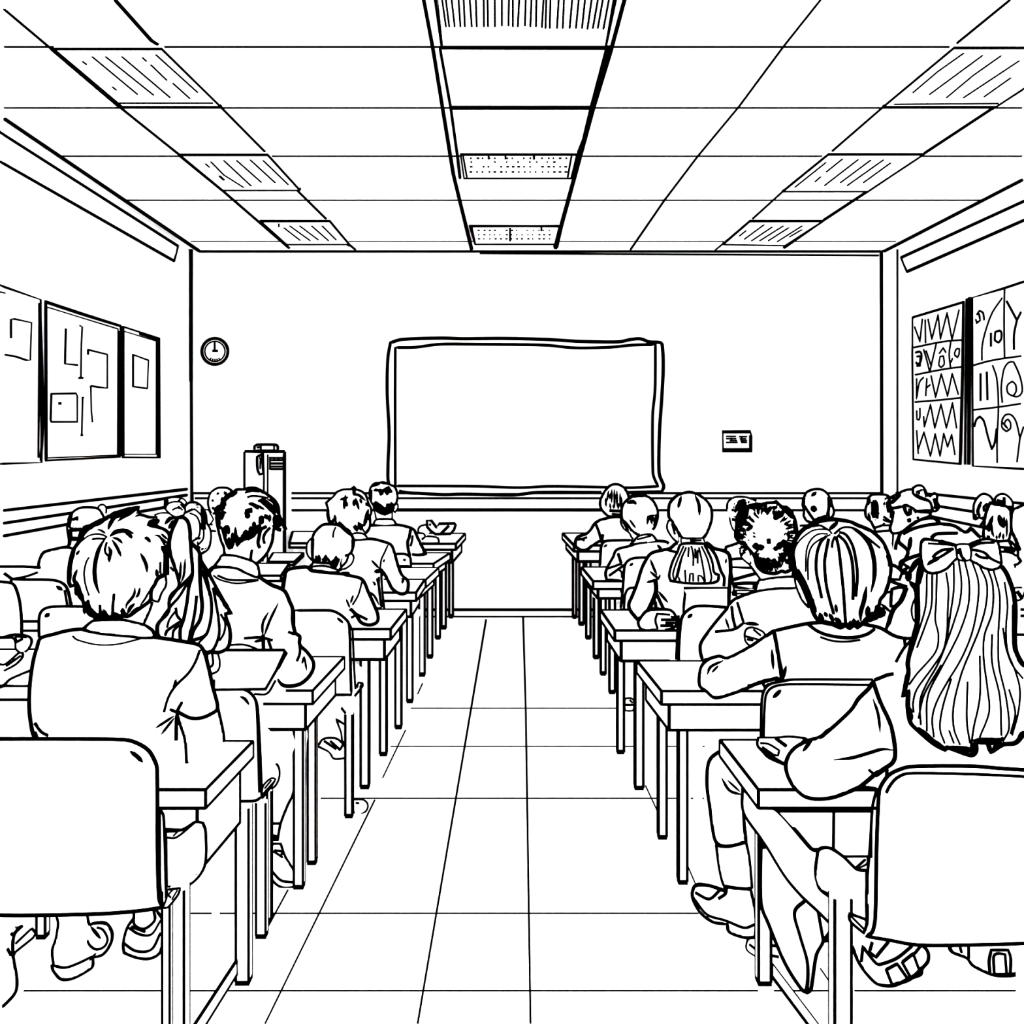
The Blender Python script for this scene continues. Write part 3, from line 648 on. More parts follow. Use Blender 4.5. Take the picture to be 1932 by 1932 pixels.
# ---- left of the aisle
child('child with swirled tousled hair on the big left chair, back turned, short sleeves', 2.05, (225, 1060, 235, 1200, 150), [
 ('hair', 'a: | 350,600 | 385,545 490,450 620,390 700,330 860,280 1000,225 1125,200 1100,250 | 1080,330 1250,440 | 1400,480 1500,520 1560,600 1530,750 1512,850 1515,1000 1515,1130 1400,1200 1350,1290 1300,1370 1290,1500 1200,1580 1100,1650 1000,1720 930,1730 900,1690 910,1610 895,1740 770,1690 760,1740 690,1740 640,1660 590,1730 500,1690 430,1580 410,1510 400,1590 360,1680 370,1600 330,1450 260,1280 175,1310 150,1250 150,1080 180,900 225,780', -.03, .1, 6, [
  'a: 225,770 340,660 440,595 550,575 640,595 680,620','t7 a: 670,620 590,740 540,880 510,1050 515,1200 540,1320 575,1410','a: 430,905 395,960 365,1080 365,1180 385,1300 432,1440','t10 a: 720,610 800,550 880,530 960,535 1055,570','t6 a: 940,560 1000,590 1030,640',
  't5 a: 750,655 810,740 850,820 880,895','t5 a: 760,625 840,650 900,710','4 a: 680,690 655,780 660,840 700,880','t6 a: 705,750 735,830 715,900 715,975','4 a: 480,650 540,640 650,645','t4 a: 545,512 600,525 660,570','t9 a: 370,500 440,480 500,420','t13 a: 385,520 560,420 700,350','t16 a: 700,340 860,290 1120,215','t9 a: 700,510 730,430 790,350 900,300','t5 a: 830,400 900,350 1060,270',
  't5 a: 1080,330 1150,305 1280,340 1400,335','t14 a: 1250,440 1330,415 1420,380','t6 a: 1205,625 1250,640 1295,695','t6 a: 1150,845 1200,930 1235,1020 1245,1115','t4 a: 1345,590 1420,610 1520,780','t4 a: 1440,570 1530,650','t4 a: 1430,620 1530,710','t12 a: 1450,750 1490,800 1530,870','12 a: 1510,800 1512,1150','4 a: 1430,970 1430,1120','t6 a: 1375,1070 1390,1180','t9 a: 1480,1140 1400,1180 1350,1280',
  't5 a: 1075,1325 1055,1440 960,1560 950,1620','t5 a: 1145,1325 1120,1430 1085,1465','t6 a: 1070,1550 1010,1610 970,1690','t4 a: 1280,1360 1220,1480 1150,1570','t10 a: 900,1620 910,1690 960,1720','t9 a: 1230,1560 1120,1620 1000,1710','5 a: 780,1420 775,1500 765,1560 762,1730','5 a: 585,1575 585,1730','t12 a: 640,1660 640,1750','t12 a: 415,1510 410,1620','t14 a: 400,1620 480,1700 540,1740','10 a: 500,1745 720,1752 890,1755',
  't9 a: 235,790 190,920 165,1080 165,1250','t5 a: 300,805 250,870','t6 a: 265,1075 225,1180 225,1280','t5 a: 240,1310 250,1440','t12 a: 235,1230 290,1370 340,1520']),
 ('skin', 'a: 1480,1160 1400,1220 1340,1320 1315,1430 1330,1500 1400,1520 1440,1400 1500,1300 1500,1180', .01, .015, 5),
 ('skin', 'A: | 650,900 640,1090 840,1090 1000,1120 | 1065,950 | 1050,800', .02, .05, 5),
 ('collar', 'A: 575,1145 650,1085 700,1078 840,1075 920,1090 1000,1110 1050,1135 1075,1160 1085,1198 1000,1200 900,1188 720,1172', -.06, .02, 5.5),
 ('shirt', 'A: 285,1205 380,1175 480,1150 600,1140 800,1160 1075,1195 1240,1220 1390,1250 1430,1300 1460,1400 1490,1540 1525,1690 1470,1740 1400,1765 1340,1765 1290,1745 1250,1722 1238,1760 1235,1920 | 1235,2100 245,2100 | 245,1920 225,1850 205,1700 210,1520 235,1350 260,1270', 0, .1, 6, [
  'A: 510,1190 540,1215 650,1245 740,1252 830,1245 930,1222 1010,1200','4.5 A: 1400,1290 1370,1370 1320,1450 1230,1540 1180,1620 1150,1720','t5 A: 1235,1490 1215,1560','5 A: 1195,1705 1240,1725 1255,1690 1275,1655','t5 A: 1090,1835 1220,1750','t5 A: 1130,1880 1220,1765','5 A: 245,1800 290,1860 335,1885','9 A: 240,1870 255,1915']),
 ('skin', 'A: 1240,1740 | 1400,1690 1525,1690 | 1560,1850 1570,1930 | 1570,2080 1310,2080 | 1300,1920 1265,1810', .04, .05, 6),
 ('trousers', 'C: | 380,1100 575,1100 | 575,1215 590,1280 | 640,1400 | 610,1490 520,1530 430,1560 355,1545 345,1450 370,1370 385,1270 375,1215', 2.5, .04, 5),
 ('shoe', 'C: 345,1540 370,1600 410,1635 480,1630 560,1590 610,1550 610,1490 680,1470 730,1400 740,1330 700,1270 640,1265 590,1280 | 400,1400', 2.52, .05, 5.5, ['4.5 C: 355,1545 430,1560 520,1530 610,1485','4 C: 575,1280 578,1380 600,1420 640,1440 690,1420 710,1370 680,1310 640,1295','t5 C: 600,1290 665,1370']),
 ('shoe', 'C: 885,1195 885,1230 840,1300 815,1400 820,1460 900,1490 980,1500 1040,1475 1065,1430 1065,1240 1030,1180 | 1000,1120 900,1120', 2.62, .05, 5.5, ['4.5 C: 885,1225 890,1280 950,1305 1020,1250 1015,1180','4 C: 855,1300 920,1340 1000,1340 1060,1250','4 C: 870,1290 960,1325','4.5 C: 820,1400 900,1450 1000,1440 1060,1330']),
], feet=((140,1835),(275,1800)))
child('girl with a knotted crown and very long wavy ponytail, left row', 2.47, (350, 1000, 345, 1120, 45), [
 ('hair', 'b: 330,320 350,250 420,232 480,270 520,340 530,420 560,480 565,560 545,650 480,700 430,640 400,570 | 390,480 380,400', .05, .07, 5, ['b: 330,330 420,290 480,350 500,450 500,560 450,620','b: 380,330 440,360 470,440 460,540 410,580','b: 310,335 400,290','9 b: 490,300 500,400 505,480']+scrib('b', 420, 540, 540, 660, 16, 28, 100, 3.5, 4, .9)+scrib('b', 390, 245, 480, 300, 6, 24, 30, 3, 8)),
 ('hair', 'b: 20,430 100,400 60,345 130,330 200,340 245,380 200,540 150,480 90,440', .03, .04, 4, ['t8 b: 0,430 100,400','t8 b: 150,430 200,375 240,380','t7 b: 185,470 235,395','5 b: 120,490 190,520','5 b: 60,525 120,530 170,640','4 b: 100,560 170,655','10 b: 185,500 180,640']),
 ('hair_bun', 'b: 160,290 180,250 240,230 300,240 330,290 320,340 250,358 200,330', -.02, .05, 5, ['b: 220,300 260,280 300,290','9 b: 165,210 165,250','3 b: 270,265 310,300','3 b: 290,250 325,290']+scrib('b', 190, 250, 310, 340, 9, 16, 20, 3, 5, 1.2)),
 ('hair_bun', 'b: 150,270 160,205 240,190 320,205 345,240 | 300,260 200,260', .05, .03, 4, scrib('b', 170, 200, 320, 235, 10, 24, -10, 3.5, 6)+['9 b: 160,205 160,270']),
 ('ponytail', 'b: 270,370 320,370 360,410 380,500 385,590 440,650 470,700 480,760 540,860 620,1010 740,1220 760,1240 700,1245 710,1290 740,1380 745,1480 720,1560 640,1600 560,1590 540,1610 450,1540 | 370,1510 290,1500 100,1455 | 80,1400 90,1330 170,1250 190,1190 190,1130 240,1050 280,980 250,850 200,700 190,600 210,500 240,430', -.02, .08, 6, [
  '5.5 b: 385,600 390,700 400,800 400,900 370,1000 350,1150 320,1300 290,1390 290,1490','6 b: 400,890 300,990 220,1060 190,1120','5 b: 360,960 280,1090 200,1180 120,1290 80,1360','t9 b: 410,850 380,930 340,980','6 b: 470,700 470,900 480,1060 490,1180 470,1300 410,1400 380,1500','5.5 b: 490,850 540,1000 570,1100 575,1240 550,1380 510,1450 400,1490','5 b: 590,1010 625,1200 640,1300 645,1430 600,1560 540,1610','5 b: 250,1190 260,1260 300,1310 170,1400 155,1440','4 b: 240,1230 190,1300 170,1370','4.5 b: 280,1350 230,1400 220,1460','5.5 b: 440,1080 420,1250 370,1480','4 b: 660,1250 700,1330 690,1420 650,1490','t4.5 b: 295,770 290,880 285,950','t4.5 b: 335,740 325,880 300,960','4.5 b: 480,760 540,950 560,1080','t10 b: 390,1380 380,1500','4 b: 450,1520 520,1450','t9 b: 600,1000 680,1130 750,1230','3.5 b: 200,820 235,860']),
 ('skin', 'b: 540,1620 600,1590 630,1620 645,1700 630,1760 580,1790 560,1740', .0, .03, 5.5, ['4 b: 580,1600 590,1700 570,1730']),
])
child('child with short spiky crown, collar and rolled sleeves, elbow on the second left desk', 2.85, (468, 990, 470, 1110, 80), [
 ('skin', 'c: | 185,600 | 180,780 200,900 240,1050 290,1180 290,1290 | 500,1360 800,1440 | 850,1415 950,1320 1010,1230 1080,1070 1100,900 1120,800 | 1100,500 500,400', .02, .06, 5.5, ['5 c: 750,1210 735,1300 735,1380 800,1430','6 c: 880,1170 850,1100 870,980 900,870 990,820','5 c: 960,1100 940,1020 970,930 1050,840']),
 ('hair', 'c: 185,800 185,640 215,540 310,470 300,400 370,330 440,280 500,215 620,215 700,190 810,190 910,240 1010,300 1120,390 1180,500 1195,640 1250,740 1310,880 | 1230,880 | 1150,850 1100,790 | 1050,760 900,830 850,900 740,990 680,1070 600,1090 560,1100 500,1150 430,1150 | 375,1180 320,1050 260,850', -.04, .09, 6.5, [
  't14 c: 370,290 440,280 490,270','t9 c: 630,260 760,220 880,250','4 c: 670,340 740,315 860,320 1010,350','t12 c: 850,400 910,390 1000,450 1100,560 1130,640','t7 c: 690,440 780,460 860,540','t5 c: 800,450 960,540','10 c: 660,620 665,560 760,550','t12 c: 675,590 680,690','t4 c: 960,380 1060,450 1130,530 1180,620','t5 c: 1000,360 1100,420 1150,520',
  't18 c: 1130,640 1170,740 1150,840','t10 c: 1190,620 1220,740','t12 c: 910,640 900,780','t7 c: 960,620 1020,700','t6 c: 1045,620 1040,740','t16 c: 890,790 780,900 680,1040','t12 c: 650,880 640,1010','t9 c: 785,740 785,900','t7 c: 725,820 730,930','t9 c: 610,940 580,1080','14 c: 620,1010 780,880','t12 c: 345,810 305,870 305,1000','t6 c: 475,830 480,960 500,1060','t9 c: 500,960 510,1150','t7 c: 425,920 435,1150','t7 c: 370,1000 370,1180','t8 c: 545,1000 540,1120','t5 c: 330,1030 340,1100','t8 c: 355,800 360,950','t7 c: 220,600 320,590','t8 c: 200,650 280,660 230,700','10 c: 205,600 210,780','t9 c: 300,500 240,560']),
 ('collar', 'B: 50,750 130,650 150,622 240,630 340,660 390,690 403,740 410,775 370,770 310,742 230,708 90,708', -.05, .02, 5.5),
 ('shirt', 'B: 50,750 90,705 230,705 310,740 400,775 490,830 580,870 620,950 640,1000 640,1080 660,1170 690,1190 690,1250 740,1300 785,1370 780,1430 740,1490 680,1530 600,1540 550,1520 525,1470 530,1430 590,1310 | 590,1400 590,1650 100,1650 | 60,1000', 0, .09, 6, [
  'B: 85,765 130,795 250,820 400,800','4 B: 115,765 200,795 400,797','t5 B: 540,955 480,1080 440,1190','t5 B: 470,1020 430,1100 430,1190','5 B: 300,1205 400,1198 450,1205 500,1220','t5 B: 370,1230 430,1215','5 B: 470,1220 490,1280','8 B: 433,1180 435,1280','5 B: 610,1160 650,1175','5 B: 690,1250 690,1310 670,1365','t4 B: 720,1330 705,1385','t4 B: 722,1330 738,1430']),
 ('trousers', 'D: 500,630 565,575 655,575 | 656,590 | 656,790 620,880 590,960 575,1040 | 545,1045 | 540,800 500,760', 3.06, .04, 4.5, ['4 D: 540,960 595,960','4 D: 540,1040 580,1040']),
 ('hand', 'D: 510,672 540,660 575,680 582,730 560,780 510,800 | 500,740', 3.0, .02, 4.5, ['4 D: 510,780 530,750 550,755']),
 ('shoe', 'D: 545,1060 590,1060 610,1120 655,1200 655,1270 590,1265 545,1215', 3.04, .04, 5, ['4 D: 540,1180 590,1235 650,1245','4 D: 560,1090 600,1095 590,1120','3.5 D: 555,1095 600,1125']),
])
child('child with a round cropped head and two round ears, third left desk', 3.65, (625, 1025, 620, 1085, 60), [
 ('skin', 'g: | 960,700 | 985,860 900,960 | 1200,1050 1480,1060 | 1510,1000 1600,940 1700,700 | 1400,600', .02, .05, 4.5),
 ('skin', 'g: 950,380 880,460 850,560 860,680 900,760 985,850 965,740 960,500', 0, .02, 4.5),
 ('skin', 'g: 1540,880 1560,780 1640,700 1730,690 1785,740 1780,820 1740,900 1640,980 1560,1010', -.01, .02, 4.5, ['4 g: 1690,720 1650,850 1560,950']),
 ('hair', 'g: 965,745 960,560 965,400 1000,290 1060,210 1180,115 1330,105 1450,120 1600,180 1720,280 1780,400 1785,500 1750,640 1700,700 1620,730 | 1540,800 1490,800 | 1430,950 1380,950 1320,880 1200,870 1000,860', -.04, .08, 6, [
  'g: 1430,160 1390,250 1375,370','t8 g: 1500,140 1620,220 1750,330','5 g: 1040,740 1040,860','t9 g: 1090,720 1090,870','t7 g: 1230,720 1225,860','t5 g: 1260,770 1320,880','t8 g: 1440,740 1430,880','t12 g: 1490,790 1440,850 1400,940','t9 g: 1210,780 1170,850','t8 g: 1385,810 1370,930','9 g: 1780,420 1770,560','5 g: 985,380 975,740']),
 ('collar', 'g: 930,990 1000,955 1200,950 1400,1005 1500,1035 1480,1065 1400,1060 1270,1050 1130,1030 960,1012', -.04, .015, 4.5),
 ('shirt', 'B: 600,730 640,715 740,705 770,732 860,742 960,752 1060,770 1130,795 1170,880 1210,970 1237,1040 1232,1090 1180,1112 1120,1095 1090,1050 1050,1000 1040,1010 | 1045,1100 1000,1300 640,1300 600,900 | 570,860 580,780', 0, .08, 5.5, [
  'B: 1128,800 1100,900 1060,970','t4 B: 1065,900 1045,960','t4 B: 1015,930 1040,990','4.5 B: 1050,1000 1090,1035 1165,1075','7 B: 585,760 572,850','t4.5 B: 1165,875 1210,905 1245,970','4.5 B: 1050,1060 1080,1045']),
 ('hand', 'D: 800,550 860,550 900,590 912,640 850,645 825,612 770,585', 3.75, .02, 4.5, ['4 D: 800,560 860,600','4 D: 830,560 880,605','4 D: 880,600 895,570']),
 ('trousers', 'D: 860,455 912,500 | 912,570 | 890,560 885,520', 3.8, .02, 4.5, ['4 D: 880,395 912,435']),
 ('shoe', 'D: 935,845 990,848 1010,870 1000,900 950,925', 3.62, .03, 4.5, ['3.5 D: 955,860 970,862']),
])
child('child with tousled bushy hair behind the round cropped head, arm on the fourth left desk', 4.3, (658, 963, 680, 1025, 40), [
 ('skin', 'B: | 900,360 1180,330 | 1182,420 1150,470 | 1080,490 980,420', .02, .06, 4),
 ('hair', 'B: 905,405 885,340 890,300 875,255 930,210 945,185 990,165 1050,160 1068,142 1085,165 1110,170 1150,200 1165,250 1190,310 1175,360 1150,460 1130,420 1110,400 1090,450 1070,420 | 1060,440 1040,460 1000,430 950,400 | 930,350 920,390', -.04, .08, 5, [
  't6 B: 1010,200 1000,300','t5 B: 970,235 1030,215','t7 B: 1000,240 1025,280','t6 B: 1070,230 1070,280','t5 B: 1080,220 1105,305','t5 B: 1110,225 1125,260','6 B: 890,300 895,380 925,395','t5 B: 935,340 945,400','7 B: 960,390 1040,460','t5 B: 1060,200 1100,200 1150,240','t6 B: 1150,270 1180,265','t6 B: 1150,255 1175,280','t7 B: 1170,300 1140,420','t6 B: 1080,410 1080,450','t6 B: 1100,390 1120,450','6 B: 1070,150 1070,190']),
 ('skin', 'B: 1130,430 1150,385 1178,360 1176,420 1150,465', -.06, .01, 4),
 ('collar', 'h: 185,870 190,800 240,790 340,800 395,855 370,868 270,875', -.03, .01, 4),
 ('shirt', 'h: | 190,880 | 370,870 470,870 560,890 690,930 740,970 780,1090 830,1260 880,1380 950,1440 970,1500 950,1610 880,1640 820,1620 740,1560 680,1440 620,1330 | 590,1290 590,1700 100,1500 60,1290', 0, .08, 5.5, [
  'h: 680,960 640,1050 590,1160 575,1280','t4 h: 635,1150 620,1200','t4.5 h: 450,1165 560,1280','t9 h: 490,1325 620,1310','t8 h: 600,1290 600,1400','5 h: 620,1330 680,1440 740,1560','t5 h: 870,1420 900,1430 880,1495']),
])
child('child with very short dark hair nearest the whiteboard, left row', 5.3, (724, 937, 727, 985, 28), [
 ('skin', 'h: | 450,350 480,450 | 500,480 520,590 | 740,590 | 740,490 | 790,350', .02, .06, 3.6),
 ('skin', 'h: 760,460 770,400 800,360 822,400 812,450 780,495', .0, .01, 3.6),
 ('hair', 'h: 450,340 430,260 440,160 500,92 560,90 600,78 640,85 700,110 770,140 800,200 810,300 790,370 760,400 740,470 690,500 630,515 560,490 510,450 490,400', -.04, .07, 5, [
  '16 h: 510,400 570,450 640,490 700,450 740,400','12 h: 500,370 560,410 620,460','12 h: 700,380 690,460 760,370','16 h: 640,215 690,180 695,220','t10 h: 540,190 600,200 575,260','t6 h: 480,190 550,175','5 h: 600,85 680,100','8 h: 445,180 445,320','8 h: 470,120 560,95']),
 ('collar', 'h: 485,655 520,600 740,597 795,655 | 640,670', -.03, .012, 4),
 ('shirt', 'h: | 380,760 | 350,790 410,690 490,677 790,672 880,685 980,710 1050,750 1090,840 1150,960 1215,1080 1100,1090 1020,1078 | 1000,1110 900,1100 780,1060 600,1000', 0, .07, 5.5, ['5 h: 1000,740 980,850 960,900 965,1000 990,1100','4 h: 1030,820 1020,900 1000,970']),
])
child('child whose small dark head shows left of the spiky crown', 3.6, (418, 955, 415, 1000, 24), [
 ('skin', 'c: 20,540 70,640 105,700 60,765 | 0,780 -60,780 -60,600', .0, .03, 4),
 ('hair', 'c: 60,290 100,240 190,190 330,190 390,220 440,270 | 380,400 | 310,480 190,550 140,560 120,620 | 80,600 | 50,520 30,430 40,360', -.03, .06, 5.5, ['t14 c: 380,270 300,400 240,480','t12 c: 320,310 330,400','t14 c: 230,390 300,370','t5 c: 90,370 110,410','t5 c: 160,290 210,260','t12 c: 130,560 250,470','t5 c: 100,490 110,540','t8 c: 290,240 330,300']),
 ('shirt', 'c: | -60,790 | 30,790 170,790 | 240,1290 | 60,1270 | -60,1270', .03, .05, 4, ['4 c: 40,890 170,900','4.5 c: 0,1260 100,1240 170,1280','4 c: 20,830 60,1000 40,1180']),
])
child('child with a tiny topknot and glasses against the left wall', 4.4, (160, 985, 118, 1045, 28), [
 ('skin', 'd: | 650,240 | 650,300 665,400 660,450 635,475 | 740,500 | 800,380 790,290', .01, .05, 5, ['8 d: 680,305 780,300','t9 d: 780,290 780,340 755,385','9 d: 675,388 760,390','7 d: 672,300 680,380','4 d: 680,400 672,450']),
 ('hair', 'd: 690,300 668,260 662,200 700,140 770,97 870,92 940,105 980,160 995,200 | 1000,260 | 860,300 780,290', -.03, .07, 5.5, ['5 d: 700,205 745,185 735,210','8 d: 690,150 668,250','t9 d: 795,275 860,270 920,235','9 d: 690,300 790,290','t9 d: 825,320 870,280 990,200']+scrib('d', 690, 260, 760, 300, 5, 14, 60, 2.5, 9)),
 ('hair_bun', 'd: 940,105 955,75 985,65 1012,85 1012,145 | 990,160 | 960,115', .0, .02, 4.5),
 ('shirt', 'd: 375,785 372,640 395,560 420,520 530,490 640,470 720,490 | 720,700 700,1030 600,1000 400,900', 0, .07, 5.5),
])
# ---- right of the aisle
child('girl with a large bow and waist length straight hair on the big right chair', 2.02, (1820, 1080, 1815, 1230, 130), [
 ('hair', 'K: 1030,640 1005,750 1000,850 1003,1000 985,1080 960,1180 940,1280 945,1340 910,1500 945,1460 940,1560 955,1660 985,1700 1100,1800 1180,1845 1200,1830 1350,1880 1385,1850 1380,1780 1450,1790 1480,1860 1560,1810 1640,1800 1697,1740 | 1740,1700 1740,1300 | 1690,1290 1640,1180 1640,900 1610,760 1550,650 | 1400,540 1150,540', -.04, .1, 7, ['K: '+q for q in (
  '1065,700 1060,880 1040,980 985,1150 950,1250','1100,700 1095,900 1060,1020 1000,1180','1130,700 1125,880 1120,1000 1140,1100 1120,1210 1000,1350 950,1420','1190,690 1205,800 1200,950 1195,1080 1170,1200 1100,1310 1000,1450 975,1540 980,1600','1240,630 1240,800 1220,950 1190,1150','1270,600 1290,750 1280,880 1245,1000 1200,1130 1140,1280 1060,1420 1020,1530 1025,1680','1310,610 1340,750 1335,900 1290,1050 1230,1180 1150,1330 1070,1500 1065,1720','1360,620 1400,750 1395,900 1360,1080 1290,1250 1200,1400 1130,1530 1100,1640 1110,1760','1225,1380 1170,1560 1150,1700 1180,1800','1410,650 1455,760 1450,900 1410,1050 1350,1200 1290,1350 1240,1550 1240,1700 1280,1810','1460,660 1495,780 1490,950 1440,1100 1435,1250 1460,1450 1470,1600 1410,1760','1410,1230 1410,1500 1370,1700 1350,1850','1500,680 1540,850 1530,1100 1535,1300 1580,1500 1600,1700 1560,1790','1570,750 1590,900 1580,1050 1590,1200 1640,1330 1670,1450 1660,1600 1620,1750','1490,1090 1490,1280 1540,1500 1550,1750','1560,1050 1580,1180 1620,1290 1690,1380','1160,1290 1050,1480 1010,1640','1210,1720 1240,1800','1330,1400 1325,1650 1345,1800','1600,1450 1640,1600 1610,1740')]+[
  't13 K: 1010,1700 1100,1790 1180,1830','t12 K: 1200,1830 1370,1845','t14 K: 1370,1785 1480,1790 1560,1775','t10 K: 1660,1790 1697,1720','t9 K: 945,1320 915,1480','10 K: 1000,760 1003,1000','t12 K: 945,1560 960,1660','9 K: 1635,900 1640,1180 1690,1290','t8 K: 1560,1760 1490,1850','7 K: 1040,650 1010,760','t8 K: 1380,1790 1350,1870']),
 ('bow', 'e: 740,760 770,730 850,740 960,760 1100,790 1145,820 1155,930 1100,980 1030,1060 920,1110 810,1110 760,1050 738,950 728,850', -.14, .03, 6.5, ['4 e: 810,775 900,780 1090,795','5 e: 865,945 900,900 990,850 1100,840','5 e: 865,950 930,945 1010,900 1100,840','t6 e: 800,1030 850,990 950,950','8 e: 960,750 1100,795']),
 ('bow', 'e: 1290,795 1400,752 1500,730 1620,758 1640,850 1660,1000 1640,1050 1550,1075 1460,1050 1380,1000 1315,970 1300,880', -.14, .03, 6.5, ['4.5 e: 1310,820 1420,775 1580,765','5 e: 1310,850 1400,860 1480,890 1540,950 1640,1000','5 e: 1360,895 1420,935 1510,950','5 e: 1300,800 1330,780']),
 ('bow', 'e: 1130,805 1200,790 1290,795 1305,880 1300,960 1230,972 1160,955 1150,850', -.16, .02, 5.5, ['5 e: 1180,830 1200,920 1240,970','4 e: 1150,840 1165,900']),
 ('skin', 'e: 640,1480 665,1420 700,1440 690,1600 665,1700 640,1650 625,1560', .02, .02, 5),
 ('shirt', 'P: 1690,1250 | 1690,1300 1690,1560 2080,1560 2080,1200 | 1740,1200', .03, .09, 5),
 ('shirt', 'J: 1405,270 1385,305 1335,355 1300,410 1210,495 1150,540 1085,560 1020,600 985,660 990,720 1025,785 1090,835 1190,838 1290,805 1350,775 1430,710 1500,665 1512,600 1490,480 1440,370', [(1440,1410,2.22),(1530,1500,2.04),(1660,1290,1.98),(1690,1450,1.97)], .045, 6.5, [
  't5.5 J: 1215,652 1300,642 1380,620 1450,600 1505,605','t5 J: 1405,355 1430,430 1440,520','t6 J: 1110,555 1065,610','t8 J: 1200,495 1145,550','5 J: 1385,700 1420,730 1475,690 1470,730','5 J: 1340,780 1420,790']),
 ('skin', 'J: 850,545 940,545 1000,540 1080,548 1040,590 990,640 980,675 900,640 870,610 845,580', [(1440,1410,2.27),(1490,1420,2.24),(1470,1440,2.22)], .02, 5, ['6 J: 935,548 985,585','4 J: 860,570 900,575 950,605 945,630 920,628','4 J: 870,590 925,628','4.5 J: 850,590 890,620 975,670']),
 ('trousers', 'J: | 862,1040 1040,1200 1200,1450 | 1165,1530 1130,1600 1105,1765 1085,1780 1060,1765 980,1640 900,1450 862,1340', 2.47, .04, 5.5, ['5.5 J: 1080,1330 1025,1390 1050,1500 1085,1620 1090,1700 1082,1775','5 J: 1140,1390 1165,1530 1205,1525']),
 ('shoe', 'M: 390,1400 450,1530 540,1640 600,1665 680,1665 780,1620 860,1590 870,1550 910,1500 910,1440 860,1390 | 640,1330 470,1300', 2.48, .06, 6, ['5 M: 455,1500 465,1400 500,1450 560,1520 600,1520 700,1480 800,1400','5 M: 530,1370 510,1440 555,1475 590,1430 640,1370','5 M: 625,1560 700,1520 770,1620','5 M: 625,1560 660,1650','5 M: 735,1510 810,1450 850,1560','5 M: 735,1510 790,1610','4.5 M: 820,1450 860,1400','8 M: 660,1665 780,1625 870,1550']),
 ('shoe', 'M: 1060,1400 1080,1440 1180,1480 1220,1530 1330,1585 1400,1600 1500,1595 1545,1560 1545,1480 1520,1380 | 1400,1320 1100,1340', 2.5, .06, 6, ['5 M: 1335,1580 1330,1500 1345,1425 1460,1425 1478,1480 1475,1585','4.5 M: 1365,1585 1362,1470 1385,1450 1440,1455 1450,1585','4.5 M: 1190,1400 1190,1480','4.5 M: 1130,1400 1140,1440','9 M: 1360,1592 1520,1590']),
], feet=((1675,1825),(1882,1812)))
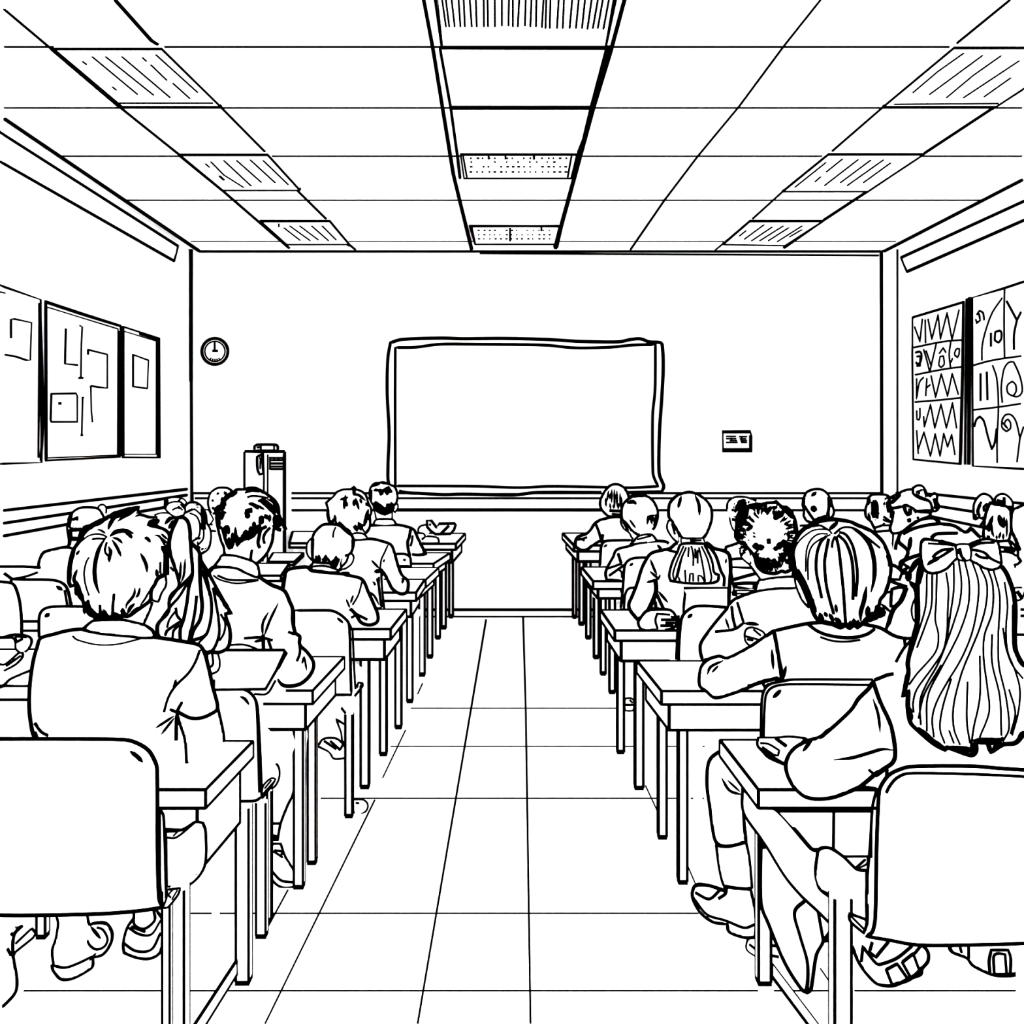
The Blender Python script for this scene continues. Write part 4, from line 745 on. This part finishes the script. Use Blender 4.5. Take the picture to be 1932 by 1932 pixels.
child('child with a centre parted bowl haircut leaning an elbow on the second right desk', 2.6, (1587, 1070, 1590, 1195, 100), [
 ('hair', 'K: 370,1010 330,960 300,870 260,790 215,700 200,620 190,560 210,480 250,420 320,375 400,350 470,345 560,360 620,385 700,420 770,480 810,560 830,640 820,740 790,830 760,870 750,940 780,970 740,975 700,970 660,1010 610,1050 590,1030 560,1055 530,1035 500,1050 430,1020', -.05, .1, 6.5, [
  'f: 1350,690 1300,640 1150,640 1050,690 950,780 890,900 890,1200','f: 1300,690 1180,695 1090,770 1040,900 1030,1150','f: 1330,700 1200,760 1100,850 1060,1000 1060,1250','5 f: 1280,720 1210,800 1165,950 1160,1150 1200,1350 1225,1470','5 f: 1310,750 1280,900 1260,1050 1280,1300 1320,1480 1370,1660','5 f: 1400,725 1430,850 1460,1100 1490,1400 1515,1770','4 f: 1350,860 1360,780 1385,725 1415,740','5 f: 1420,700 1520,800 1590,1000 1610,1250 1605,1490','5 f: 1440,670 1520,700 1600,830 1640,1000 1660,1200 1640,1450','t9 f: 1600,625 1730,720 1820,850 1865,1050 1860,1250 1825,1400','4 f: 1380,690 1480,615 1620,625 1760,720 1930,860','4 f: 1640,650 1800,760 1930,860','t9 f: 1420,545 1320,640','t7 f: 1770,1330 1740,1500 1700,1640 1700,1750','t5 f: 1395,1545 1410,1650','4 f: 1110,600 1210,590 1300,640','t10 f: 1030,620 1110,580','t9 f: 1200,1650 1240,1760','t6 f: 1260,1640 1290,1700','t8 f: 1320,1660 1370,1760','t9 f: 1390,1710 1460,1780','t7 f: 1570,1750 1575,1810','t7 f: 1615,1720 1620,1800','t7 f: 1670,1740 1650,1820','10 f: 1220,1760 1400,1790 1680,1800','t10 f: 1790,1570 1780,1700','t9 f: 1845,1640 1800,1740','t14 f: 1730,1750 1860,1700 1930,1680','t16 f: 930,1120 1060,1420 1150,1650','t14 f: 1900,1560 1890,1700','9 K: 810,580 825,650']),
 ('skin', 'f: 920,1110 905,1240 930,1350 990,1490 1065,1580 1090,1540 1060,1450 1000,1280 950,1180', -.01, .02, 5),
 ('skin', 'K: | 330,900 380,1010 | 550,1100 | 660,1010 700,960 600,900', .02, .04, 5),
 ('shirt', 'K: 70,1070 200,1040 290,1022 380,1015 | 550,1000 | 670,1030 760,1050 850,1100 920,1118 965,1118 | 1000,1200 960,1350 | 900,1350 820,1355 725,1390 | 700,1700 100,1700 | 125,1395 100,1250', 0, .09, 6, [
  '5.5 K: 290,1025 350,1070 430,1100 540,1115 620,1108 680,1090 722,1060','4 K: 370,1110 450,1135 540,1140 630,1130','5 K: 920,1120 922,1200 905,1340','t4 K: 960,1180 925,1280','4 K: 940,1150 935,1320']),
 ('shirt', 'J: 925,25 890,50 800,110 700,160 660,150 600,170 570,210 565,290 600,320 640,350 720,330 800,300 870,270 940,258 965,268 950,180 935,80', [(1340,1300,2.74),(1470,1200,2.58),(1470,1285,2.56)], .05, 6, ['t5 J: 915,115 922,215','t5 J: 985,195 975,235 967,262','t5 J: 602,238 620,200 680,170','t4 J: 625,228 655,195','5 J: 870,275 880,300 900,285','8 J: 800,295 940,255']),
 ('trousers', 'J: | 700,600 | 655,615 610,660 600,760 612,860 640,1040 690,1070 790,1050 775,900 775,760 | 760,700', 2.74, .05, 6, ['t5 J: 672,740 710,800 770,820','t4 J: 700,750 760,805']),
 ('sock', 'J: 645,1065 690,1072 790,1050 805,1130 818,1270 750,1280 690,1270 665,1200', 2.75, .03, 5),
 ('shoe', 'J: 550,1258 530,1290 535,1330 570,1390 630,1435 700,1445 710,1485 780,1510 835,1510 838,1440 830,1370 812,1280 740,1275 690,1265 685,1285 610,1262', 2.72, .05, 6, ['4.5 J: 535,1320 600,1400 690,1430 780,1465 830,1450','5 J: 545,1295 600,1325 625,1320 660,1285','5 J: 695,1275 690,1300 655,1325','5 J: 620,1262 690,1290']),
 ('shoe', 'J: 800,1520 795,1570 850,1610 | 850,1540', 2.6, .02, 4.5, ['4 J: 805,1545 850,1580','4.5 J: 912,1550 945,1555','4.5 J: 915,1600 965,1610']),
])
child('child with a round bristly spiky head behind the bowl haircut', 3.35, (1448, 1015, 1465, 1110, 50), [
 ('hair', 'f: 190,740 200,540 230,460 320,365 420,335 520,335 560,320 640,315 670,300 720,350 800,400 880,480 910,580 920,700 890,760 850,860 830,1000 850,1130 780,1155 740,1140 660,1170 550,1160 500,1140 440,1080 400,950 300,830 240,790', -.05, .08, 6, [
  't20 f: 330,380 250,480 225,620','t14 f: 340,370 480,340','t16 f: 720,360 800,410 880,500','t10 f: 890,520 905,690','14 f: 205,640 205,740','t12 f: 640,470 700,510','t14 f: 700,500 710,450 760,450','t12 f: 440,1000 470,1090 540,1120','8 f: 580,750 585,810','t14 f: 425,800 430,880','t14 f: 475,820 495,890','t12 f: 670,840 665,900','t12 f: 710,790 715,880','t14 f: 760,760 780,860','t14 f: 820,1000 800,1060','t14 f: 575,980 570,1040','t12 f: 520,980 520,1050','t12 f: 655,990 640,1040','t9 f: 390,590 310,650','14 f: 845,860 835,1040']
  +radial('f', 560, 760, 350, 420, 150, 390, 60, 90, 4)+radial('f', 600, 800, 260, 340, 20, 150, 44, 90, 4, 5)+scrib('f', 560, 1060, 820, 1130, 16, 30, 90, 3.5, 11, 1.4)+scrib('f', 230, 560, 400, 860, 20, 40, 60, 3.2, 12, .6)+scrib('f', 760, 640, 860, 860, 16, 40, 120, 3.2, 13, .6)+scrib('f', 450, 300, 680, 400, 20, 40, 90, 4, 14, .8)),
 ('skin', 'f: 250,850 238,900 260,980 350,1060 370,1010 330,840', .0, .02, 4.5),
 ('skin', 'f: | 265,900 | 265,980 350,1060 420,1160 470,1220 480,1262 | 860,1240 | 860,1060 600,900', .02, .05, 4.5),
 ('collar', 'f: 415,1390 430,1340 465,1262 520,1250 600,1235 720,1222 890,1218 | 1000,1300 | 910,1345 670,1350 520,1370', -.04, .02, 5),
 ('shirt', 'E: 1415,1090 1460,1050 1560,1010 1640,985 1720,970 1910,960 | 2020,1000 2020,1300 1760,1330 1690,1400 1400,1560 | 1240,1530 1200,1540 1180,1460 1190,1390 1290,1250 1390,1130', 0, .08, 5.5, [
  '5 E: 1430,1110 1440,1200 1460,1280','5 E: 1475,1080 1500,1160 1525,1240 1450,1290 1300,1310','t4 E: 1380,1200 1410,1290','t8 E: 1530,1245 1590,1245 1645,1255','4.5 E: 1445,990 1440,1015 1465,1020 1460,985']),
 ('skin', 'E: 1535,1335 1550,1290 1600,1280 1680,1315 1695,1350 1650,1390 1590,1420 1545,1390', -.1, .02, 4.5, ['4 E: 1600,1290 1660,1340','4 E: 1540,1345 1650,1375','4 E: 1550,1370 1600,1380']),
])
child('girl with a smooth head and a fanned ponytail, hand flat on the third right desk', 3.74, (1300, 975, 1300, 1045, 40), [
 ('skin', 'E: 930,430 920,490 960,560 1000,600 1015,570 980,480 950,430', .0, .015, 4.5, ['3.5 E: 955,450 980,540','4 E: 970,490 975,515']),
 ('skin', 'E: | 1000,540 | 1000,600 | 1100,650 | 1220,600 | 1220,540', .02, .05, 4),
 ('hair', 'E: 1045,565 1000,500 960,430 935,400 940,300 990,240 1050,215 1100,207 1160,225 1210,260 1260,320 1270,400 1250,480 1200,568 1120,570', -.03, .08, 6, ['t5.5 E: 1030,235 1005,330','t6 E: 1140,230 1170,300 1175,390']),
 ('hair_band', 'E: 1030,570 1100,578 1200,570 1218,605 1120,605 1035,612', -.06, .02, 4, ['3.5 E: 1100,590 1190,585']),
 ('ponytail', 'E: 1035,615 1000,680 960,760 935,860 945,905 1000,915 1130,925 1270,922 1320,905 1327,860 1290,840 1270,740 1210,612', -.12, .03, 5, ['E: '+q for q in (
  '1050,630 1000,740 965,850 975,900','1070,640 1020,760 985,900','1090,640 1085,720','1110,630 1125,700 1125,790','1140,650 1145,730','1160,660 1160,770','1170,640 1200,780 1220,910','1190,630 1240,740 1270,880 1260,915','1060,820 1065,910','1095,910 1100,850 1125,850 1125,910','1165,910 1165,865 1190,870 1215,915','1010,880 1020,910','1300,850 1320,860','1040,700 1000,880')]),
 ('shirt', 'E: 1000,605 940,650 870,665 790,690 740,760 710,830 680,930 640,1030 615,1090 625,1140 680,1210 710,1200 770,1140 890,1135 | 1000,1200 1400,1200 | 1412,950 1422,800 1410,700 1370,670 1290,650 1225,605 | 1100,600', 0, .08, 6, [
  't4.5 E: 785,735 810,800 838,860','t5 E: 780,830 850,890 865,855','t5 E: 755,920 830,900','7 E: 825,890 828,1000 770,1140','5.5 E: 830,1000 890,1130','t5 E: 850,990 925,1080','t5 E: 825,1060 830,1130','t4 E: 1387,730 1382,770','5 E: 1225,610 1300,700 1345,830 1370,880 1368,950','t5 E: 840,620 875,660','5 E: 920,660 990,680']),
 ('skin', 'E: 700,1215 750,1155 800,1140 900,1135 950,1145 985,1190 990,1250 960,1280 900,1292 | 830,1292 | 720,1290 690,1240', -.1, .025, 5.5, ['4 E: 840,1165 825,1220 842,1285','4 E: 835,1168 940,1175','5 E: 870,1215 985,1215','4.5 E: 905,1240 975,1240','5 E: 865,1262 965,1262','4 E: 950,1190 990,1200']),
 ('shoe', 'J: 205,355 235,355 250,380 240,412 205,412', 4.6, .02, 4, ['4 J: 205,385 250,385','3.5 J: 225,360 240,375']),
])
child('child with a plain round head between the bobbed child and the ponytail girl', 5.0, (1207, 970, 1210, 1030, 26), [
 ('skin', 'E: | 560,400 | 552,440 575,490 620,525 650,575 | 720,600 | 830,580 795,540 | 830,440', .01, .05, 4, ['5 E: 595,430 640,510','4 E: 570,440 610,510']),
 ('hair', 'E: 565,420 560,340 590,280 650,240 720,228 790,260 830,320 842,380 832,440 800,500 | 700,540 | 640,500 590,440', -.03, .07, 5.5, ['t7 E: 600,290 650,280 675,300','t4 E: 620,420 670,490','t5 E: 760,460 770,400 825,385','t6 E: 800,400 825,440','t9 E: 620,235 760,230','5 E: 835,380 815,470','t4 E: 785,400 800,460']),
 ('collar', 'E: 615,635 660,585 700,550 790,540 835,585 | 760,600 | 680,610', -.03, .012, 4.5, ['3.5 E: 680,580 790,550']),
 ('shirt', 'E: 520,660 620,632 700,605 830,592 900,595 930,612 | 950,700 880,1000 560,1000 | 545,905 440,900 430,850 445,800 490,720', 0, .07, 5, ['5 E: 530,690 555,770','4 E: 445,810 560,770','4.5 E: 460,865 580,780','10 E: 572,835 572,880','t4.5 E: 840,620 880,660','4 E: 540,820 570,850']),
])
child('child with bobbed streaky hair and one arm on the farthest right desk', 6.2, (1160, 945, 1165, 985, 22), [
 ('skin', 'E: 440,380 460,400 540,405 | 570,420 | 560,340 450,340', .01, .04, 4),
 ('hair', 'E: 400,335 390,280 420,210 460,160 510,143 560,160 600,210 612,270 | 590,340 | 560,370 500,395 450,388', -.03, .07, 5.5, ['t3.5 E: %d,%d %d,%d' % q for q in ((455,190,440,280),(480,180,478,290),(500,180,502,330),(520,190,522,320),(545,210,550,330),(430,250,435,320),(465,290,470,340),(490,300,495,335),(555,240,558,300),(470,210,462,260),(510,220,512,260),(535,290,530,340),(600,250,590,340))]+['5 E: 460,350 560,355','4 E: 480,375 560,385']),
 ('shirt', 'E: 350,450 420,418 560,410 | 660,560 650,590 430,590 | 400,592 385,590 330,620 290,655 240,660 200,640 190,610 210,560 270,540 310,510', 0, .07, 5.5, ['5 E: 350,450 378,520 400,600','4.5 E: 410,540 400,600','4 E: 210,580 245,575 285,560','3.5 E: 225,570 265,590']), 
], dmax=6.7)
child('child whose dark head shows left of the bristly round head', 5.05, (1390, 970, 1392, 1020, 18), [
 ('skin', 'f: 110,480 125,560 155,640 190,645 | 230,600 | 200,500', .0, .03, 4, ['5 f: 135,515 180,520 180,540']),
 ('hair', 'f: 80,390 95,300 180,248 300,250 430,290 | 400,380 | 240,440 | 120,500 100,470', -.03, .06, 4.5, ['t18 f: 180,400 240,360 300,310','t10 f: 200,320 300,280','t8 f: 170,390 180,430','4 f: 330,300 345,310']+scrib('f', 150, 300, 320, 400, 10, 30, 120, 4, 15)),
 ('shirt', 'f: 58,900 65,850 150,825 245,785 | 270,990 420,1160 300,1300 | 130,1300 60,1200', 0, .04, 5, ['5 f: 130,1000 200,992 260,992']),
])
child('child with a smooth bald looking round head in front of the wall rail, right side', 5.6, (1543, 955, 1545, 1000, 22), [
 ('skin', 'f: 1020,400 1000,340 1020,240 1060,180 1160,150 1240,165 1300,220 1330,290 1350,350 1370,420 1350,480 1300,500 1200,490 1130,530 1100,550 1050,530 1010,470', -.02, .08, 5.5, ['4.5 f: 1020,350 1060,420 1125,515','t12 f: 1095,360 1130,385 1130,425','t6 f: 1100,235 1160,180','5 f: 1305,250 1310,380 1290,470 1200,490 1130,520','4 f: 1345,350 1310,370 1310,480','8 f: 1010,250 1008,350','t10 f: 1300,240 1340,330']),
 ('shirt', 'f: | 1090,560 | 1090,590 960,595 | 930,640 930,900 1400,900 1400,620 1300,500', .02, .04, 4),
])
child('child with streaky bob hair in front of the right corner trim', 5.2, (1655, 968, 1662, 1010, 16), [
 ('hair', 'e: 90,460 85,380 110,300 120,240 170,210 230,205 320,215 350,240 | 330,400 300,540 | 180,590 150,520', -.02, .07, 5.5, ['5 e: 165,290 195,280 215,330 215,480','6 e: 165,290 170,400 180,470','4 e: 200,290 195,450','t4 e: 110,420 140,500','t8 e: 130,240 110,330']+scrib('e', 100, 380, 240, 500, 14, 30, 70, 3, 16, .5)),
 ('hair', 'e: 270,300 330,250 400,230 | 420,350 | 380,530 300,500 270,480', -.05, .04, 4.5, ['4 e: 290,460 370,520','6 e: 345,290 345,380 400,350','t4 e: 290,330 310,290','4 e: 370,280 375,340']+scrib('e', 280, 280, 400, 360, 8, 24, -40, 3.5, 17)),
 ('shirt', 'e: 190,610 230,580 300,570 380,565 | 400,640 | 380,900 200,900', .02, .04, 4, ['4 e: 200,640 370,625']),
])
child('child in profile with hair tied up in a scarf, turning left beside the right wall', 4.2, (1722, 985, 1760, 1060, 45), [
 ('skin', 'e: 400,370 490,350 550,330 620,360 700,400 840,415 830,460 750,480 650,520 570,580 480,645 395,655 370,600 400,500 390,420', .0, .06, 5.5, ['6 e: 535,350 545,400 570,440 600,430 600,380','8 e: 590,490 590,520','5 e: 650,390 675,420','6 e: 350,370 350,400 400,400','8 e: 530,320 570,330','4 e: 680,480 700,470','10 e: 395,400 395,480']),
 ('hair', 'e: 360,360 350,290 400,230 470,200 530,165 640,150 720,200 830,290 860,370 845,412 760,405 700,400 620,350 550,320 490,345 400,360', -.05, .07, 5.5, ['6 e: 480,210 410,280 380,300','4 e: 350,250 440,240','5 e: 360,300 370,340','9 e: 700,395 840,400','8 e: 345,370 480,345']),
 ('bow', 'e: 640,180 640,130 700,102 750,120 790,200 830,235 860,218 885,190 910,215 905,280 932,340 910,385 870,400 840,290 730,250 660,210', -.12, .03, 5.5, ['4 e: 670,180 740,150','3.5 e: 690,190 720,190','5 e: 880,250 900,330 890,370','8 e: 760,140 800,230','4 e: 660,200 740,240 830,280 860,350']),
 ('shirt', 'e: 500,640 560,600 700,510 800,480 880,480 920,500 945,545 1070,560 1150,590 1220,640 1270,640 1310,595 1400,690 1430,710 | 1430,800 1300,1200 700,1300 500,1250 | 490,1000 545,960 575,860 470,760 470,700', 0, .07, 6, [
  '6 e: 515,665 650,600 800,562 940,545','6 e: 850,712 900,668 1000,658 1150,655','t8 e: 612,695 600,770 590,860','5 e: 470,700 440,780 430,850','6 e: 520,985 600,945 720,905','5 e: 600,1100 650,1000 720,950','6 e: 940,530 900,490']),
])
child('child in a jacket mostly hidden between the bowl haircut and the long haired girl', 3.2, (1705, 1090, 1690, 1130, 22), [
 ('shirt', 'e: 400,1030 480,1080 510,1130 560,1120 | 600,1110 | 720,960 740,1100 700,1250 660,1290 | 660,1380 640,1450 650,1700 640,1850 | 410,1850 | 400,1790 330,1780 380,1600 350,1570 260,1500 250,1400 300,1350 330,1200 | 350,1060', 0, .04, 5.5, [
  '4.5 e: 350,1190 480,1200 500,1130','6 e: 345,1205 450,1245 560,1280','o5.5 e: 390,1310 460,1290 545,1290 520,1370 450,1500 375,1510 380,1400','4 e: 250,1365 330,1350 385,1335','7 e: 560,1290 500,1440 400,1560 330,1780','t12 e: 600,1220 660,1290 690,1370','5 e: 500,1000 560,1040 590,1050 530,1085','t12 e: 590,1100 575,1220','t5 e: 260,1480 380,1580','t12 e: 250,1520 300,1620','5 e: 500,1020 490,1080 560,1100','4 e: 540,960 500,1000','4.5 e: 700,970 620,1080','5 e: 70,1700 190,1760 300,1790 450,1850']),
])
child('small child with two round hair buns and streaky hair near the right edge', 3.6, (1880, 985, 1890, 1050, 24), [
 ('hair_bun', 'e: 1370,490 1350,420 1355,320 1400,240 1460,203 1530,230 1565,280 1520,330 1490,430 1440,480 1400,465', .02, .04, 6, ['4 e: 1435,290 1400,350 1400,430','5 e: 1420,320 1390,400 1410,450','4 e: 1500,310 1460,350 1465,400','4 e: 1480,400 1500,330','8 e: 1355,430 1360,500']),
 ('hair_bun', 'e: 1600,260 1640,215 1700,207 1760,250 1790,300 1795,370 1740,350 1700,340 1620,320', .02, .04, 6, ['5 e: 1700,240 1700,320','4 e: 1620,265 1700,290','12 e: 1610,315 1700,320','t8 e: 1750,340 1800,370']),
 ('hair', 'e: 1540,300 1520,350 1490,440 1475,560 1460,710 | 1600,745 | 1750,740 1775,600 1785,450 1750,370 1700,340 1600,330', 0, .06, 6, ['t6 e: 1570,450 1530,560 1525,640','t10 e: 1640,440 1660,520 1690,590','t4 e: 1700,460 1700,600','t4 e: 1480,560 1490,620','t4 e: 1550,520 1560,640 1580,700','t4 e: 1660,640 1640,720','t4 e: 1690,660 1690,730','t4 e: 1610,680 1615,730','t4 e: 1730,480 1730,700','9 e: 1775,420 1780,600','4 e: 1740,350 1790,430','t6 e: 1515,540 1520,640','5 e: 1515,690 1515,720','4 e: 1420,570 1480,490']),
 ('shirt', 'e: 1440,700 | 1630,755 | 1760,750 1850,850 1855,930 1893,980 1840,1020 1700,1040 | 1400,1000 1350,800', .03, .04, 5.5, ['5 e: 1660,820 1770,828 1830,850','4 e: 1660,870 1780,885 1840,920','5 e: 1700,1040 1750,1100 1830,1040','4 e: 1760,760 1800,830 1890,850','4 e: 1700,850 1820,870']),
])
child('child cut off by the right edge of the picture, only wisps of hair showing', 3.0, (1985, 1000, 1985, 1080, 18), [
 ('hair', 'e: | 1960,320 | 1905,340 1850,365 1805,400 1790,500 1795,620 1850,740 1890,845 | 1960,860', -.02, .05, 6, ['t8 e: 1905,342 1850,370','5 e: 1790,640 1830,720 1870,830']),
 ('skin', 'e: 1820,1300 1905,1300 | 1940,1300 | 1905,1410 1850,1440 1830,1400', .0, .02, 5, ['6 e: 1850,1330 1905,1410']),
])
# ================================================================= loose things and the side rows
def thingslab(name, label, cat, spec, D, th, lw, st, m_=None, curve=False, group=None):
    m = MB(); m.slab(spec, D, th, lw, st, curve=curve); return tag(m.build(name, m_ or M_PAPER), label, cat, group)
thingslab('exercise_book', 'broad blank exercise book standing before the spiky haired child, left row', 'book', 'B: 100,1288 580,1287 597,1305 450,1560 90,1565', 2.7, .015, 5.5, ['4 B: 370,1595 460,1592 520,1500','4 B: 190,1252 300,1250 390,1280','5 B: 585,1300 530,1420'])
thingslab('book_desk_slab', 'open book lying on the farthest left desk', 'book', 'h: 1230,610 1290,610 1360,700 1400,655 1620,650 1632,670 1610,740 1560,795 1350,800 1290,760 1235,700', 6.5, .02, 5, ['5 h: 1540,680 1430,790','4 h: 1260,665 1290,670','5 h: 1360,700 1350,715'])
m = MB(); m.blob('h: 1230,670 1130,700 1110,780 1190,790 1210,840 1160,880 | 1170,925 | 1395,925 1380,860 1300,840 1225,835 | 1260,780', 6.55, .03, 4.5); tag(m.build('hand_shape', M_PAPER), 'loose hand shape beside the open book on the farthest left desk', 'paper')  # hand of a hidden child, built loose without its body, in paper material
thingslab('book_desk_slab', 'desk edges built as one slab behind the bristly round head, right side', 'book', 'f: 130,1095 390,1105 480,1220 440,1290 400,1370 150,1330 140,1250', 4.72, .02, 4.5, ['6 f: 140,1250 300,1205 430,1170','6 f: 160,1300 290,1290 440,1290','5 f: 170,1330 280,1365 340,1370','o5 f: 145,1400 165,1390 185,1410 180,1440 155,1430','5 f: 410,1300 400,1370'])  # desk edges merged into one added slab without legs, not a book
m = MB(); m.blob('C: | -90,1860 0,1830 | 30,1805 90,1740 110,1680 105,1600 85,1480 90,1350 145,1285 | -20,1300 -90,1400', 2.42, .06, 5.5, ['4.5 C: 50,1435 70,1475 100,1470','5 C: 75,1335 90,1345']); tag(m.build('bag', M_CLOTH), 'soft bag on the floor at the lower left edge', 'bag')
gS = 'desks of the side rows'
def sidedesk(label, xn0, xn1, yn, xf0, xf1, yf, eb, lw=5):
    """traced desk of an outer row: near edge yn from xn0 to xn1, far edge yf, lower edge eb"""
    zt = .70; a, b, c, e = Zp(xn0, yn, zt), Zp(xn1, yn, zt), Zp(xf1, yf, zt), Zp(xf0, yf, zt)
    th = (eb-yn)/F*a.y; t = thing('school_desk', ((a.x+b.x)/2, (a.y+c.y)/2, 0), label, 'desk', gS)
    m = MB(); m.hexa([p-Vector((0,0,th)) for p in (a,b,c,e)]+[a,b,c,e], lw); m.build('desktop', M_WOOD, t)
    for p, u, v in ((a,1,1),(b,-1,1),(c,-1,-1),(e,1,-1)):
        m = MB(); m.box((p.x+u*.04-.012, p.y+v*.04-.012, 0), (p.x+u*.04+.012, p.y+v*.04+.012, zt-th)); m.build('leg', M_METAL, t)
sidedesk('desk at the left edge beside the child on the big left chair', -140, 150, 1294, -60, 140, 1226, 1320)
m = MB(); m.slab('P: -20,1069 45,1069 76,1071 | 76,1110 | 30,1094 | -20,1094', 3.95, .06, 5, curve=False); tag(m.build('shelf', M_WOOD), 'shelf edge against the left wall, left of the child with the topknot', 'shelf')
sidedesk('desk partly hidden behind the two left edge chair backs', 5, 100, 1172, 30, 100, 1150, 1190, 4.5)
sidedesk('small desk corner left of the round cropped head', 546, 590, 1025, 552, 600, 1004, 1033, 4.5)
sidedesk('small desk right of the spiky crown\'s collar', 470, 530, 1086, 480, 545, 1064, 1096, 4.5)
sidedesk('narrow desk corner between spiky crown and round head', 505, 555, 1060, 515, 572, 1044, 1066, 4.5)
sidedesk('small desk under the desk edge slab, behind the bristly round head', 1384, 1440, 1114, 1388, 1440, 1100, 1120, 3)
sidedesk('desk at the right edge behind the long straight hair', 1880, 2010, 1150, 1880, 1990, 1119, 1162, 5)
chair('chair back at the left edge, lower of the two side by side', 'd: -200,790 40,805 120,820 155,870 190,1000 207,1180 207,1330 -200,1340', 3.3, ['5 d: 40,720 115,775'], cx=-15)
chair('chair back with a rounded right corner, beside the left edge chair', 'd: 110,775 240,780 500,785 600,815 650,880 680,1030 685,1180 100,1180', 3.75, ['t6 d: 540,840 600,885','4 d: 620,880 645,1025','4 d: 115,775 250,750 360,712'], cx=75)
chair('chair back directly behind the tousled head, beyond the big left chair', 'd: 378,1350 375,1200 385,1110 430,1060 520,1040 820,1040 | 1100,1050 1100,1400 |', 2.75, ['t7 d: 430,1140 475,1105'], cx=170)
m = MB(); m.blob('d: 50,1325 150,1310 260,1325 300,1360 285,1420 240,1470 | 200,1480 | 155,1440 155,1390 130,1340', 2.6, .015, 5, ['5 d: 140,1330 160,1380 215,1350','8 d: 150,1320 260,1328'])
m.blob('d: | -60,1560 | 40,1600 180,1490 215,1480 215,1520 150,1590 40,1650 | -60,1700', 2.6, .015, 5, ['4 d: 60,1610 200,1510'])
m.blob('d: | -60,1840 | 40,1790 95,1740 300,1650 | 300,1700 280,1800 | 100,1800 40,1800', 2.55, .01, 5)
tag(m.build('hand_and_pencils', M_PAPER), 'loose hand and pencils on the desk at the left edge', 'hand_and_pencils')  # the first blob is a child's hand, built loose among the pencils
